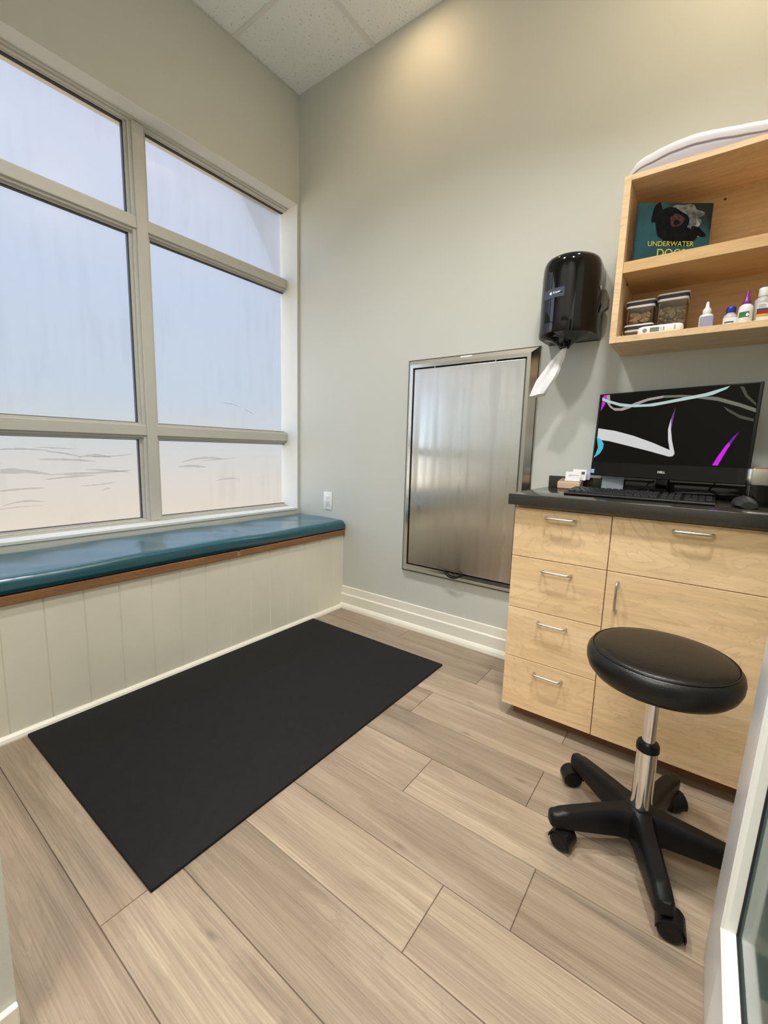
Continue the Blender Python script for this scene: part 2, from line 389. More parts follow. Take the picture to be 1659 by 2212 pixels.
# floor: vinyl planks, one mesh
bm = BM(); box(bm, -0.2, 3.7, -4.2, 0.15, -0.06, -0.0025, mi=1)
lay = bm.faces.layers.float_vector.new('rnd')
rowj = {0: 1.0, 1: 0.35, 2: 0.78, 3: 0.23, 4: 1.99, 5: 1.662, 6: 2.078, 7: 1.909, 8: 0.952, 9: 1.35, 10: 0.55}
G = 0.0007
def plank(x0, x1, y0, y1):
    c = (random.random(), random.random(), random.random())
    n0 = len(bm.faces)
    xs = (x0 + G, x1 - G); ys = (y0 + G, y1 - G)
    t = 0.0007
    top = [bm.verts.new((x, y, 0)) for x, y in ((xs[0] + t, ys[0] + t), (xs[1] - t, ys[0] + t), (xs[1] - t, ys[1] - t), (xs[0] + t, ys[1] - t))]
    bot = [bm.verts.new((x, y, -0.0025)) for x, y in ((xs[0], ys[0]), (xs[1], ys[0]), (xs[1], ys[1]), (xs[0], ys[1]))]
    fs = [bm.faces.new(top)] + [bm.faces.new((bot[i], bot[(i + 1) % 4], top[(i + 1) % 4], top[i])) for i in range(4)]
    for f in fs: f[lay] = c
for k in range(-1, 23):
    y1 = -0.165 + 0.1845 - 0.1845 * k; y0 = y1 - 0.1845
    if k < 0: y0, y1 = 0.0195, 0.14
    j = rowj.get(k, (k * 0.47) % 1.22)
    if k < 0: continue
    x = j
    while x > -0.2: x -= 1.22
    while x < 3.7:
        plank(max(x, -0.2), min(x + 1.22, 3.7), y0, y1); x += 1.22
fl = obj('floor', bm, [PLANK, SEAM]); tag(fl, kind='structure')

bm = BM(); box(bm, -0.168, RX + 0.15, 0.0, 0.15, -0.05, H + 0.1)
tag(obj('wall_back', bm, WALL), kind='structure')
# wall with the window
WT, WB, WR, WL = 2.629, 0.634, -0.0137, -1.90
bm = BM()
box(bm, -0.168, 0, WR, 0.0, -0.05, H + 0.1); box(bm, -0.22, 0, FY - 0.12, WL, -0.05, H + 0.1)
box(bm, -0.22, 0, WL, WR, WT, H + 0.1); box(bm, -0.22, 0, WL, WR, -0.05, WB)
tag(obj('wall_left', bm, WALL), kind='structure')
bm = BM(); box(bm, RX, RX + 0.15, FY - 0.12, 0.0, -0.05, H + 0.1)
tag(obj('wall_right', bm, WALL), kind='structure')
# wall with the doorway the picture is taken through
DX0, DX1 = 1.434, 2.50
bm = BM()
box(bm, 0, DX0, FY - 0.12, FY, -0.002, H + 0.1); box(bm, DX1, RX, FY - 0.12, FY, -0.002, H + 0.1); box(bm, DX0, DX1, FY - 0.12, FY, 2.12, H + 0.1)
tag(obj('wall_front', bm, WALL), kind='structure')
bm = BM()
box(bm, -0.2, 3.7, -4.35, -4.2, -0.05, 2.8); box(bm, 3.55, 3.7, -4.2, FY - 0.12, -0.05, 2.8); box(bm, -0.2, -0.05, -4.2, FY - 0.12, -0.05, 2.8)
tag(obj('wall_hallway', bm, WALL), kind='structure')
bm = BM(); box(bm, -0.2, 3.7, -4.35, FY - 0.12, 2.7, 2.8)
tag(obj('ceiling_hallway', bm, TILE), kind='structure')
# ceiling tiles and grid
bm = BM(); box(bm, -0.2, RX + 0.15, FY - 0.12, 0.1, H, H + 0.08)
ceil = obj('ceiling', bm, TILE); tag(ceil, kind='structure')
bm = BM()
for x in (0.597, 1.207, 1.817, 2.427, 3.037): box(bm, x - 0.012, x + 0.012, FY, 0, H - 0.006, H - 0.0005)
for y in (-0.476, -1.086, -1.696): box(bm, 0, RX, y - 0.012, y + 0.012, H - 0.006, H - 0.0005)
obj('ceiling_grid', bm, TBAR, ceil)
bm = BM()
box(bm, 0, 0.004, FY, 0, H - 0.012, H - 0.001)
obj('wall_angle', bm, WALL, ceil)

# painted liners of the window opening
bm = BM()
box(bm, -0.165, -0.0, WR - 0.004, WR, WB, WT); box(bm, -0.165, -0.0, WL, WR, WT - 0.003, WT)
tag(obj('trim_1', bm, REVEAL), kind='structure')
bm = BM(); box(bm, -0.165, 0.004, WL, WR - 0.004, WB - 0.012, WB + 0.003, 0.002)
tag(obj('trim_2', bm, REVEAL), kind='structure')

# baseboards
def baseboard(name, run, length, pos, rz):
    prof = [(0, 0), (-0.034, 0), (-0.034, 0.006), (-0.031, 0.020), (-0.024, 0.031), (-0.017, 0.036), (-0.017, 0.095), (-0.010, 0.102), (-0.007, 0.1465), (0, 0.1495)]
    b = BM(); prism(b, prof, (0, 0, 0), (0, 1, 0), (0, 0, 1), (length, 0, 0))
    o = obj(name, b, WHITE); o.location = pos; o.rotation_euler = (0, 0, rz); tag(o, kind='structure'); return o
baseboard('baseboard_back', 0, 1.3, (0.43, 0, 0), 0)
baseboard('baseboard_front', 0, 0.75, (1.19, FY, 0), PI)
bm = BM(); box(bm, DX0, DX0 + 0.013, FY - 0.12, FY - 0.0, 0, 0.075, 0.003)
tag(obj('baseboard_doorway', bm, WHITE), kind='structure')

# ------------------------------------------------------------------ window
win = empty('window_1', (-0.12, -0.95, WB), kind='structure')
def wpart(name, b, m, **kw):
    o = obj(name, b, m, win, **kw); o.matrix_parent_inverse = Matrix.Translation((0.12, 0.95, -WB)); return o
Z = dict(g1=2.612, g2=2.1985, g3=2.1083, g4=1.1711, g5=1.0825, g6=0.6561)
GRR, GLR, GRL, GLL = WR - 0.002, -0.9123, -1.0187, -1.84
bm = BM()
# perimeter: head, sill, left jamb (stepped profile)
for (fx, dz) in ((-0.090, 0.007), (-0.108, 0.012)):
    box(bm, -0.168, fx, WL, WR - 0.004, WT - 0.003 - dz, WT - 0.003)
box(bm, -0.168, -0.128, WL, WR - 0.004, Z['g1'], WT - 0.003)
box(bm, -0.168, -0.096, WL, WR - 0.004, WB + 0.003, 0.641); box(bm, -0.168, -0.112, WL, WR - 0.004, 0.641, 0.648)
box(bm, -0.168, -0.135, WL, WR - 0.004, 0.648, Z['g6'])
box(bm, -0.168, -0.096, WL, -1.86, WB, WT - 0.003)
wpart('window_frame', bm, ALU)
bm = BM()   # centre mullion: box with glazing beads
box(bm, -0.168, -0.096, -0.990, -0.938, 0.641, 2.617, 0.002, 1)
box(bm, -0.168, -0.112, -1.003, -0.928, 0.648, 2.617)
box(bm, -0.168, -0.132, -1.0170, -0.9140, 0.648, 2.617)
wpart('mullion', bm, ALU)
for za, zb in (('g3', 'g2'), ('g5', 'g4')):
    bm = BM()
    a, b_ = Z[za], Z[zb]
    box(bm, -0.168, -0.104, WL, WR - 0.004, a + 0.022, b_ - 0.014, 0.002, 1)
    box(bm, -0.168, -0.116, WL, WR - 0.004, a + 0.011, b_ - 0.006)
    box(bm, -0.168, -0.134, WL, WR - 0.004, a + 0.001, b_ - 0.001)
    wpart('transom', bm, ALU)
for (y0, y1) in ((GLR, GRR), (GLL, GRL)):
    for za, zb in (('g2', 'g1'), ('g4', 'g3'), ('g6', 'g5')):
        bm = BM(); box(bm, -0.166, -0.158, y0 - 0.01, y1 + 0.002, Z[za] - 0.006, Z[zb] + 0.006)
        p = wpart('pane', bm, FROST)
        bm = BM(); t = 0.0035   # black gasket round the pane
        e = 0 if y1 > -0.1 else 1
        box(bm, -0.158, -0.140, y0, y1, Z[zb] - t, Z[zb]); box(bm, -0.158, -0.140, y0, y1, Z[za], Z[za] + t * 0.6)
        box(bm, -0.158, -0.140, y0, y0 + t * 0.6, Z[za], Z[zb])
        if e: box(bm, -0.158, -0.140, y1 - t, y1, Z[za], Z[zb])
        wpart('gasket', bm, GASKET)
# cleaning smears on the two lowest panes: thin dried film, lens-shaped arcs
SM = [  # (y0, z0, y1, z1, rise, half thickness)
 (-1.72, 0.905, -1.40, 0.900, 0.022, 0.010), (-1.66, 1.010, -1.40, 1.015, 0.010, 0.004), (-1.43, 1.012, -1.28, 0.985, 0.006, 0.005),
 (-1.46, 0.975, -1.22, 0.965, 0.004, 0.006), (-1.30, 0.985, -1.15, 0.985, 0.010, 0.007), (-1.25, 0.990, -1.04, 1.005, -0.006, 0.004),
 (-1.47, 1.032, -1.31, 1.026, 0.0, 0.003), (-1.64, 0.995, -1.59, 0.955, 0.0, 0.004), (-1.42, 0.905, -1.05, 0.918, -0.004, 0.006),
 (-1.45, 0.880, -1.22, 0.895, 0.004, 0.005), (-1.28, 0.925, -1.06, 0.905, 0.004, 0.004), (-1.62, 0.835, -1.44, 0.842, 0.004, 0.004),
 (-1.60, 0.770, -1.44, 0.775, 0.014, 0.004), (-1.30, 0.845, -1.13, 0.858, -0.004, 0.003), (-1.68, 0.745, -1.45, 0.760, 0.008, 0.002), (-1.20, 0.818, -1.16, 0.826, 0.003, 0.003),
 (-0.78, 0.955, -0.50, 0.975, 0.018, 0.006), (-0.80, 0.930, -0.62, 0.925, 0.008, 0.007), (-0.66, 0.965, -0.40, 0.985, 0.0, 0.003), (-0.56, 0.84, -0.38, 0.845, 0.008, 0.004),
 (-0.50, 1.325, -0.36, 1.31, 0.008, 0.003), (-0.34, 1.30, -0.26, 1.27, 0.006, 0.003)]
def smear(bm, y0, z0, y1, z1, rise, ht):
    n = 14; up, dn = [], []
    for i in range(n + 1):
        t = i / n; y = y0 + (y1 - y0) * t; z = z0 + (z1 - z0) * t + rise * 4 * t * (1 - t)
        h = ht * math.sin(PI * t) ** 0.6 * (0.75 + 0.5 * random.random()); up.append((y, z + h + 1e-4)); dn.append((y, z - h - 1e-4))
    poly = up + dn[::-1]
    prism(bm, poly, (-0.1578, 0, 0), (0, 1, 0), (0, 0, 1), (0.0004, 0, 0))
bm = BM()
for s in SM: smear(bm, *s)
wpart('smear', bm, SMUDGE)['kind'] = 'stuff'

# ================================================================== lamps in the ceiling
def pot_light(x, y, en, col, spread, label):
    t = empty('recessed_downlight', (x, y, H), label=label, cat='ceiling light', group='recessed downlights in the ceiling')
    b = BM(); lathe(b, [(0.086, -0.001), (0.112, -0.001), (0.114, -0.005), (0.107, -0.008), (0.090, -0.006), (0.086, -0.001)], seg=40)
    obj('trim_ring', b, PLWHITE, t, smooth=True)
    b = BM(); lathe(b, [(0.0005, -0.002), (0.086, -0.002), (0.086, -0.004), (0.0005, -0.004)], seg=32)
    obj('lens', b, mat('lamp_lens', (0.9, 0.85, 0.7), 0.5, emis=(1.0, 0.80, 0.52), estr=4.0), t)
    a = area('downlight_lamp', (x, y, H - 0.012), 0.17, en, col, shape='DISK', spread=spread)
    return t
pot_light(*POTS[0], 'round recessed downlight near the window, throwing a warm glow on the wall')
pot_light(*POTS[1], 'round recessed downlight above the open wall cabinet')
pot_light(*POTS[2], 'round recessed downlight over the middle of the floor')
pot_light(*POTS[3], 'round recessed downlight over the glazed door')

# ================================================================== bench, cushion, mat
bench = empty('window_bench', (0.22, -0.99, 0), label='white beadboard window bench with a timber front edge', cat='bench')
def part(root, name, b, m, **kw):
    o = obj(name, b, m, root, **kw)
    o.matrix_parent_inverse = root.matrix_basis.inverted() if False else Matrix.LocRotScale(root.location, root.rotation_euler, None).inverted()
    return o
BX = 0.430
# beadboard: real V grooves
ys = []; y = FY + 0.001
gro = [-0.098 - 0.1283 * k for k in range(14)]
prof = [(BX - 0.018, -0.001), (BX, -0.001)]
for g in gro:
    prof += [(BX, g + 0.0035), (BX - 0.0035, g), (BX, g - 0.0035)]
prof += [(BX, FY + 0.001), (BX - 0.018, FY + 0.001)]
bm = BM(); prism(bm, prof, (0, 0, 0.0), (1, 0, 0), (0, 1, 0), (0, 0, 0.497))
part(bench, 'beadboard_panel', bm, BENCHP)
bm = BM(); box(bm, 0.001, BX - 0.018, FY + 0.001, -0.001, 0.0, 0.53)
part(bench, 'seat_box', bm, BENCHP)
for (a, b_) in ((FY + 0.001, -0.816), (-0.812, -0.001)):
    bm = BM(); box(bm, BX - 0.018, BX + 0.013, a, b_, 0.497, 0.532, 0.003, 2)
    part(bench, 'timber_edge', bm, TIMBER)
bm = BM(); box(bm, BX + 0.0128, BX + 0.0145, -0.826, -0.811, 0.503, 0.527, 0.0006, 1)
part(bench, 'joint_plate', bm, mat('filler', (0.30, 0.20, 0.11), 0.5))
bm = BM(); prism(bm, [(0, 0), (0.018, 0), (0.018, 0.006), (0.013, 0.016), (0.005, 0.023), (0, 0.024)], (BX, 0, 0), (1, 0, 0), (0, 0, 1), (0, FY + 0.001, 0))
part(bench, 'quarter_round', bm, WHITE)

# cushion: rounded pad with soft wrinkles
random.seed(3)
def cushion():
    b = BM(); L = -FY - 0.006; n = 150
    rings = []
    for i in range(n + 1):
        y = -0.003 - L * i / n
        e = min(i, n - i) / n * L
        q = min(1.0, e / 0.025); s = 1 - (1 - math.sqrt(max(0, 1 - (1 - q) ** 2))) * 0.35
        x1 = 0.447 + 0.0015 * math.sin(y * 7)
        top = 0.598 + 0.0025 * math.sin(y * 5.3 + 1) + 0.0015 * math.sin(y * 13)
        pr = []
        m = 44
        def pt(x, z): pr.append((x, y, 0.533 + (z - 0.533) * s))
        pt(0.003, 0.533); pt(0.20, 0.533); pt(0.42, 0.533); pt(x1 - 0.010, 0.535); pt(x1 - 0.002, 0.543); pt(x1, 0.555)
        for k in range(7):
            a = k / 6 * PI / 2
            pt(x1 - 0.026 + 0.026 * math.cos(a), top - 0.024 + 0.024 * math.sin(a))
        for k in range(1, m):
            x = x1 - 0.026 - (x1 - 0.026 - 0.02) * k / m
            wv = 0.0
            for (cy, cx, ln, am) in ((-0.72, 0.25, 0.13, 0.006), (-0.80, 0.22, 0.15, 0.0065), (-0.88, 0.24, 0.13, 0.005), (-0.95, 0.2, 0.12, 0.004), (-1.25, 0.25, 0.1, 0.003), (-1.40, 0.22, 0.1, 0.003)):
                u = (x - cx); v = (y - cy) + u * 0.55
                wv += am * math.exp(-(u / ln) ** 2 - (v / 0.018) ** 2)
            wv += 0.002 * math.sin(y * 9 + x * 8) + 0.0015 * math.sin(y * 23 - x * 15)
            pt(x, top + wv * min(1, k / 6) * min(1, (m - k) / 4))
        pt(0.012, top - 0.003); pt(0.003, top - 0.014); pt(0.003, 0.56)
        rings.append(pr)
    loft(b, rings)
    o = obj('bench_cushion', b, TEAL, smooth=True, auto=60)
    return tag(o, 'long teal vinyl cushion lying on the window bench', 'cushion')
cushion()

# exercise mat
bm = BM(); box(bm, 0.449, 1.366, -1.722, -0.295, 0.0005, 0.010, 0.003, 2)
m_ = obj('rubber_mat', bm, RUBBER, smooth=True); tag(m_, 'black textured rubber mat on the plank floor along the bench', 'mat')

# ================================================================== outlet
t = empty('power_outlet', (0.2855, 0, 0.711), label='white double socket outlet low on the grey wall above the cushion', cat='outlet')
bm = BM(); box(bm, -0.0375, 0.0375, -0.0055, -0.0002, -0.060, 0.060, 0.002, 2); obj('cover_plate', bm, PLWHITE, t, smooth=True)
bm = BM(); box(bm, -0.017, 0.017, -0.0085, -0.005, -0.034, 0.034, 0.001, 2)
rc = obj('receptacle', bm, mat('outlet_insert', (0.72, 0.72, 0.72), 0.3), t, smooth=True)
bm = BM()
for zc in (0.017, -0.017):
    for sx in (-0.0065, 0.0065): box(bm, sx - 0.001, sx + 0.001, -0.0089, -0.0084, zc + 0.001, zc + 0.009)
    box(bm, -0.002, 0.002, -0.0089, -0.0084, zc - 0.010, zc - 0.005)
obj('slots', bm, DARKINK, rc)
for zc in (0.048, -0.048):
    bm = BM(); lathe(bm, [(0.0004, -0.0068), (0.003, -0.0064), (0.003, -0.0054)], (0, 0, zc), 12, 'Y'); obj('screw', bm, PLWHITE, t)

# ================================================================== wall-mounted folding table (steel)
ft = empty('folding_steel_table', (1.2773, 0, 0.9575), label='fold-down stainless steel exam table closed against the back wall', cat='table')
x0, x1, z0, z1 = 0.909, 1.6455, 0.350, 1.565
def sq(o, y): return [(x0 + o, y, z0 + o), (x1 - o, y, z0 + o), (x1 - o, y, z1 - o), (x0 + o, y, z1 - o)]
bm = BM(); loft(bm, [sq(0, -0.0005), sq(0.0015, -0.005), sq(0.034, -0.040), sq(0.052, -0.040), sq(0.053, -0.012)], cap=False)
part(ft, 'frame', bm, STEELF)
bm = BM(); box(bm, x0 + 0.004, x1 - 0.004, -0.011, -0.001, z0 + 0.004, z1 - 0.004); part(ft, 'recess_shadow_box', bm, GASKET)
bm = BM(); box(bm, 0.969, 1.5855, -0.036, -0.0115, 0.4085, 1.506, 0.003, 2); part(ft, 'table_leaf', bm, STEEL, smooth=True)
bm = BM()
pts = [(1.2155 + 0.109 * i / 16, 0, 0.4075 - 0.026 * math.sin(PI * i / 16) ** 0.8) for i in range(17)]
tube(bm, [(a, -0.046 - 0.006 * math.sin(PI * i / 16), c) for i, (a, b_, c) in enumerate(pts)], [0.006] * 17, 8)
box(bm, 1.212, 1.232, -0.050, -0.036, 0.398, 0.412, 0.003); box(bm, 1.309, 1.329, -0.050, -0.036, 0.398, 0.412, 0.003)
part(ft, 'handle', bm, BLACKPL, smooth=True)
bm = BM()
box(bm, 1.238, 1.300, -0.0125 - 0.016, -0.0115 - 0.009, 1.543, 1.556)
lab = BM(); prism(lab, [(0, 0), (0.064, 0), (0.064, 0.013), (0, 0.013)], (1.237, -0.0140, 1.5545), (1, 0, 0), (0, -0.72, -0.72), (0, -0.0006, 0.0006)); bm.free()
part(ft, 'sticker', lab, PAPER)
for xx in (1.10, 1.44):
    bm = BM(); box(bm, xx - 0.003, xx + 0.003, -0.041, -0.030, 1.503, 1.512); part(ft, 'hinge_pin', bm, CHROME)

# ================================================================== towel dispenser
dp = empty('towel_dispenser', (1.787, 0, 1.70), label='glossy black centre-pull paper towel dispenser on the wall', cat='dispenser')
def dsec(z, s, back=-0.001, cy=-0.115, rx=0.115, ry=0.125):
    pts = []
    for i in range(29):
        a = PI * i / 28
        pts.append((1.786 + rx * s * math.cos(a), cy - ry * s * math.sin(a), z))
    pts = [(1.786 + rx * s * 0.96, back, z)] + pts + [(1.786 - rx * s * 0.96, back, z)]
    return pts
bm = BM()
loft(bm, [dsec(1.5595, 0.90), dsec(1.558, 0.975), dsec(1.563, 1.0), dsec(1.60, 1.0), dsec(1.79, 0.99), dsec(1.822, 0.98), dsec(1.840, 0.955), dsec(1.853, 0.90), dsec(1.860, 0.80), dsec(1.863, 0.4)])
part(dp, 'cover', bm, GLOSSBLK, smooth=True, auto=50)
bm = BM()
lathe(bm, [(0.060, 0.030), (0.102, 0.0275), (0.092, 0.0225), (0.074, 0.0185), (0.056, 0.012), (0.042, 0.003), (0.031, -0.006), (0.024, -0.013), (0.022, -0.020), (0.017, -0.020), (0.017, -0.006)], (1.781, -0.128, 1.532), 36)
nz = part(dp, 'nozzle', bm, GLOSSBLK, smooth=True, auto=60)
bm = BM(); prism(bm, [(0, 0.04), (0.020, 0.045), (0.026, 0.02), (0.022, 0.0), (0.010, -0.012), (0.0, -0.006)], (1.800, -0.139, 1.522), (1, 0, 0), (0, 0, 1), (0, 0.008, 0))
obj('tear_tab', bm, GLOSSBLK, nz).matrix_parent_inverse = nz.matrix_parent_inverse @ Matrix.Identity(4)
# label band conforming to the cover
def dband(a0, a1, za, zb, off, n=10):
    r0, r1 = [], []
    for i in range(n + 1):
        a = math.radians(a0 + (a1 - a0) * i / n)
        for zz, rr in ((za, r0), (zb, r1)):
            rr.append((1.786 + (0.1138 + off) * math.cos(a), -0.115 - (0.124 + off) * math.sin(a), zz))
    return r0, r1
bm = BM(); r0, r1 = dband(137, 86, 1.690, 1.726, 0.0010); r2, r3 = dband(137, 86, 1.690, 1.726, 0.0022)
loft(bm, [r0 + r1[::-1], r2 + r3[::-1]])
lb = part(dp, 'label_plate', bm, mat('label_black', (0.01, 0.01, 0.01), 0.12), smooth=True)
def on_cover(ang, z, off=0.0024):
    a = math.radians(ang); n_ = Vector((math.cos(a), -math.sin(a), 0))
    return Vector((1.786 + (0.1138 + off) * math.cos(a), -0.115 - (0.124 + off) * math.sin(a), z)), math.atan2(n_.y, n_.x) + PI / 2
INKW = mat('white_ink', (0.85, 0.85, 0.85), 0.5)
p, rz = on_cover(114, 1.709)
bm = BM(); lathe(bm, [(0.0003, 0), (0.0055, 0), (0.0055, 0.0006), (0.0003, 0.0006)], seg=20)
o = obj('logo_disc', bm, INKW, dp); o.location = p - Vector(dp.location); o.rotation_euler = (PI / 2, 0, rz)
p, rz = on_cover(109, 1.706)
text('Kruger', 0.012, INKW, dp, p - Vector(dp.location), (PI / 2, 0, rz), bold=0.0002)
bm = BM(); prism(bm, [(0, 0.085), (0.016, 0.080), (0.026, 0.05), (0.026, 0.012), (0.012, 0.0), (0.0, 0.03)], (1.900, -0.085, 1.655), (1, 0, 0), (0, 0, 1), (0, 0.03, 0))
part(dp, 'latch', bm, mat('smoky_plastic', (0.10, 0.085, 0.05), 0.2))
bm = BM(); lathe(bm, [(0.0004, 0.004), (0.009, 0.003), (0.010, 0.0)], (1.9015, -0.118, 1.735), 16, 'X'); part(dp, 'lock', bm, mat('grey_button', (0.5, 0.5, 0.5), 0.4), smooth=True)

# hanging paper towel
bm = BM(); rings = []
random.seed(5)
for i in range(19):
    t_ = i / 18
    c = Vector((1.781 - 0.091 * t_ ** 0.95, -0.128 - 0.014 * t_, 1.5115 - 0.193 * t_))
    wd = 0.011 + 0.037 * math.sin(min(1, t_ * 1.25) * PI * 0.62) ** 1.2 - 0.012 * max(0, t_ - 0.6)
    rr = []
    for k in range(16):
        a = 2 * PI * k / 16
        fold = 1 + 0.28 * math.cos(3 * a + t_ * 3) + 0.12 * math.cos(5 * a - t_ * 5)
        rr.append((c.x + wd * 0.78 * math.cos(a) * fold, c.y + wd * 0.38 * math.sin(a) * fold, c.z + 0.10 * wd * math.cos(a) - (0.004 * math.sin(a) if i == 18 else 0)))
    rings.append(rr)
loft(bm, rings)
tag(obj('paper_towel', bm, PAPER, smooth=True, auto=25), 'twisted white paper towel hanging from the black dispenser', 'paper towel')

# ================================================================== base cabinet
def handle(root, cx, cz, y, length, horiz=True):
    h = length / 2; st = 0.028; r = 0.0042; pts = []
    for sgn in (-1, 1):
        seg = [(sgn * h, 0)] + [(sgn * (h - 0.010 + 0.010 * math.cos(a)), -(st - 0.010) - 0.010 * math.sin(a)) for a in (0, PI / 6, PI / 3, PI / 2)]
        pts += seg if sgn < 0 else seg[::-1]
    if horiz: P = [(cx + a, y + b_, cz) for a, b_ in pts]
    else: P = [(cx, y + b_, cz + a) for a, b_ in pts]
    b = BM(); tube(b, P, r, 10)
    o = obj('handle', b, NICKEL, root, smooth=True, auto=60); return o
C0, C1, C2, C3, CD = 1.7513, 2.085, 2.530, 2.975, -0.5015
TOE, CT = 0.0582, 0.8731
cab = empty('base_cabinet', (2.36, -0.25, 0), label='maple base cabinet with drawers under the dark counter', cat='cabinet')
inv = Matrix.Translation(cab.location).inverted()
def cpart(name, b, m, parent=None, **kw):
    o = obj(name, b, m, parent or cab, **kw)
    if parent is None: o.matrix_parent_inverse = inv
    return o
bm = BM()
box(bm, C0 + 0.001, C3, CD + 0.0215, -0.001, TOE + 0.002, CT - 0.004)
cpart('carcass', bm, MAPLE)
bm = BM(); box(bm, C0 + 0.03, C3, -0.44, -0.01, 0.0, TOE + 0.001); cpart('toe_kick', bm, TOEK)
gp = 0.0013
dz = [TOE, 0.2665, 0.4691, 0.6735, CT - 0.010]
for k in range(4):
    bm = BM(); box(bm, C0, C1 - gp, CD, CD + 0.019, dz[k] + gp, dz[k + 1] - gp, 0.0008, 1)
    d_ = cpart('drawer', bm, MAPLE)
    handle(d_, (C0 + C1) / 2 + 0.003, (0.2270, 0.4335, 0.6345, 0.834)[k], CD, 0.100)
for (a, b_, cx) in ((C1, C2, 2.310), (C2, C3, 2.75)):
    bm = BM(); box(bm, a + gp, b_ - gp, CD, CD + 0.019, 0.6735 + gp, CT - 0.010, 0.0008, 1)
    d_ = cpart('drawer', bm, MAPLE); handle(d_, cx, 0.8385, CD, 0.100)
    bm = BM(); box(bm, a + gp, b_ - gp, CD, CD + 0.019, TOE + gp, 0.6735 - gp, 0.0008, 1)
    d_ = cpart('cabinet_door', bm, MAPLE); handle(d_, a + 0.037, 0.5925, CD, 0.100, False)
ct = empty('countertop', (2.4, -0.26, CT), label='dark grey laminate countertop with upstand over the maple cabinet', cat='countertop')
inv2 = Matrix.Translation(ct.location).inverted()
bm = BM(); box(bm, 1.7314, RX - 0.001, -0.5315, -0.001, CT, 0.914, 0.002, 2)
o = obj('slab', bm, COUNTER, ct, smooth=True); o.matrix_parent_inverse = inv2
bm = BM(); box(bm, 1.7314, RX - 0.001, -0.020, -0.001, 0.9142, 0.965, 0.0015, 2)
o = obj('backsplash', bm, COUNTER, ct, smooth=True); o.matrix_parent_inverse = inv2

# ================================================================== open wall cabinet
SX0, SX1, SD, SB, ST = 1.9785, 2.93, -0.2682, 1.4795, 2.048
wc = empty('open_wall_cabinet', (2.45, 0, SB), label='open maple wall cabinet with one shelf above the monitor', cat='cabinet')
inv3 = Matrix.Translation(wc.location).inverted()
def wpt(name, b, m, **kw):
    o = obj(name, b, m, wc, **kw); o.matrix_parent_inverse = inv3; return o
bm = BM(); box(bm, SX0, SX0 + 0.0225, SD, -0.001, SB, ST, 0.0008, 1); wpt('side_panel', bm, MAPLE)
bm = BM(); box(bm, SX1 - 0.0225, SX1, SD, -0.001, SB, ST, 0.0008, 1); wpt('side_panel', bm, MAPLE)
bm = BM(); box(bm, SX0 + 0.0227, SX1 - 0.0227, SD, -0.001, ST - 0.018, ST, 0.0008, 1); wpt('top_panel', bm, MAPLE)
bm = BM(); box(bm, SX0 + 0.0227, SX1 - 0.0227, SD, -0.001, SB, SB + 0.0225, 0.0008, 1); wpt('bottom_panel', bm, MAPLE)
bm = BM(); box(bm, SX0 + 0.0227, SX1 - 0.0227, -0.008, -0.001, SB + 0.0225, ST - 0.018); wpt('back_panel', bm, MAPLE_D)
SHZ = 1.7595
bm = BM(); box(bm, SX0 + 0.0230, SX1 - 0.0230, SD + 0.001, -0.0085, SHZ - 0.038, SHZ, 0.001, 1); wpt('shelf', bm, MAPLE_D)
bm = BM(); lathe(bm, [(0.0005, -0.0095), (0.004, -0.009), (0.0045, -0.0078)], (2.272, 0, 2.004), 12, 'Y'); wpt('screw_cap', bm, SCREW)
bm = BM(); lathe(bm, [(0.0005, 0.004), (0.004, 0.003), (0.0045, -0.001)], (SX0 + 0.0232, -0.16, SHZ - 0.045), 12, 'X'); wpt('shelf_pin', bm, SCREW)
BOT = SB + 0.0229

# tray on top of the wall cabinet
TZ = ST + 0.0005
def contour(x, pts):
    for (a, za), (b_, zb) in zip(pts[:-1], pts[1:]):
        if a <= x <= b_:
            t_ = (x - a) / (b_ - a); t_ = t_ * t_ * (3 - 2 * t_) * 0.5 + t_ * 0.5
            return za + (zb - za) * t_
    return pts[-1][1]
XC = 2.42
up = [(1.974, 2.062), (1.990, 2.076), (2.012, 2.090), (2.045, 2.101), (2.085, 2.111), (2.13, 2.117), (2.175, 2.1195), (2.21, 2.116), (2.246, 2.110), (2.30, 2.101), (2.36, 2.092), (2.42, 2.088)]
lo = [(1.974, 2.056), (1.990, 2.060), (2.046, 2.073), (2.112, 2.087), (2.17, 2.090), (2.225, 2.085), (2.30, 2.072), (2.36, 2.062), (2.42, 2.058)]
def mir(f, x): return f if x <= XC else f
xs = [1.974 + (XC - 1.974) * (i / 40) ** 1.3 for i in range(41)]; xs = xs + [2 * XC - v for v in xs[-2::-1]]
tr = empty('curved_tray', (XC, -0.14, TZ), label='long pale curved tray with lilac-grey underside on top of the wall cabinet', cat='tray')
inv4 = Matrix.Translation(tr.location).inverted()
bm = BM(); rings = []
for x in xs:
    m_x = x if x <= XC else 2 * XC - x
    zu, zl = contour(m_x, up), contour(m_x, lo); zl = min(zl, zu - 0.004)
    yf = -0.262 + 0.05 * max(0, (2.03 - m_x) / 0.056) ** 2
    rings.append([(x, yf, zl), (x, yf - 0.004, (zu + zl) / 2), (x, yf, zu - 0.002), (x, yf + 0.010, zu), (x, -0.03, zu), (x, -0.02, zu - 0.004), (x, -0.02, zl), (x, yf + 0.01, zl - 0.0005)])
loft(bm, rings)
o = obj('rim', bm, PALELIL, tr, smooth=True, auto=50); o.matrix_parent_inverse = inv4
bm = BM(); rings = []
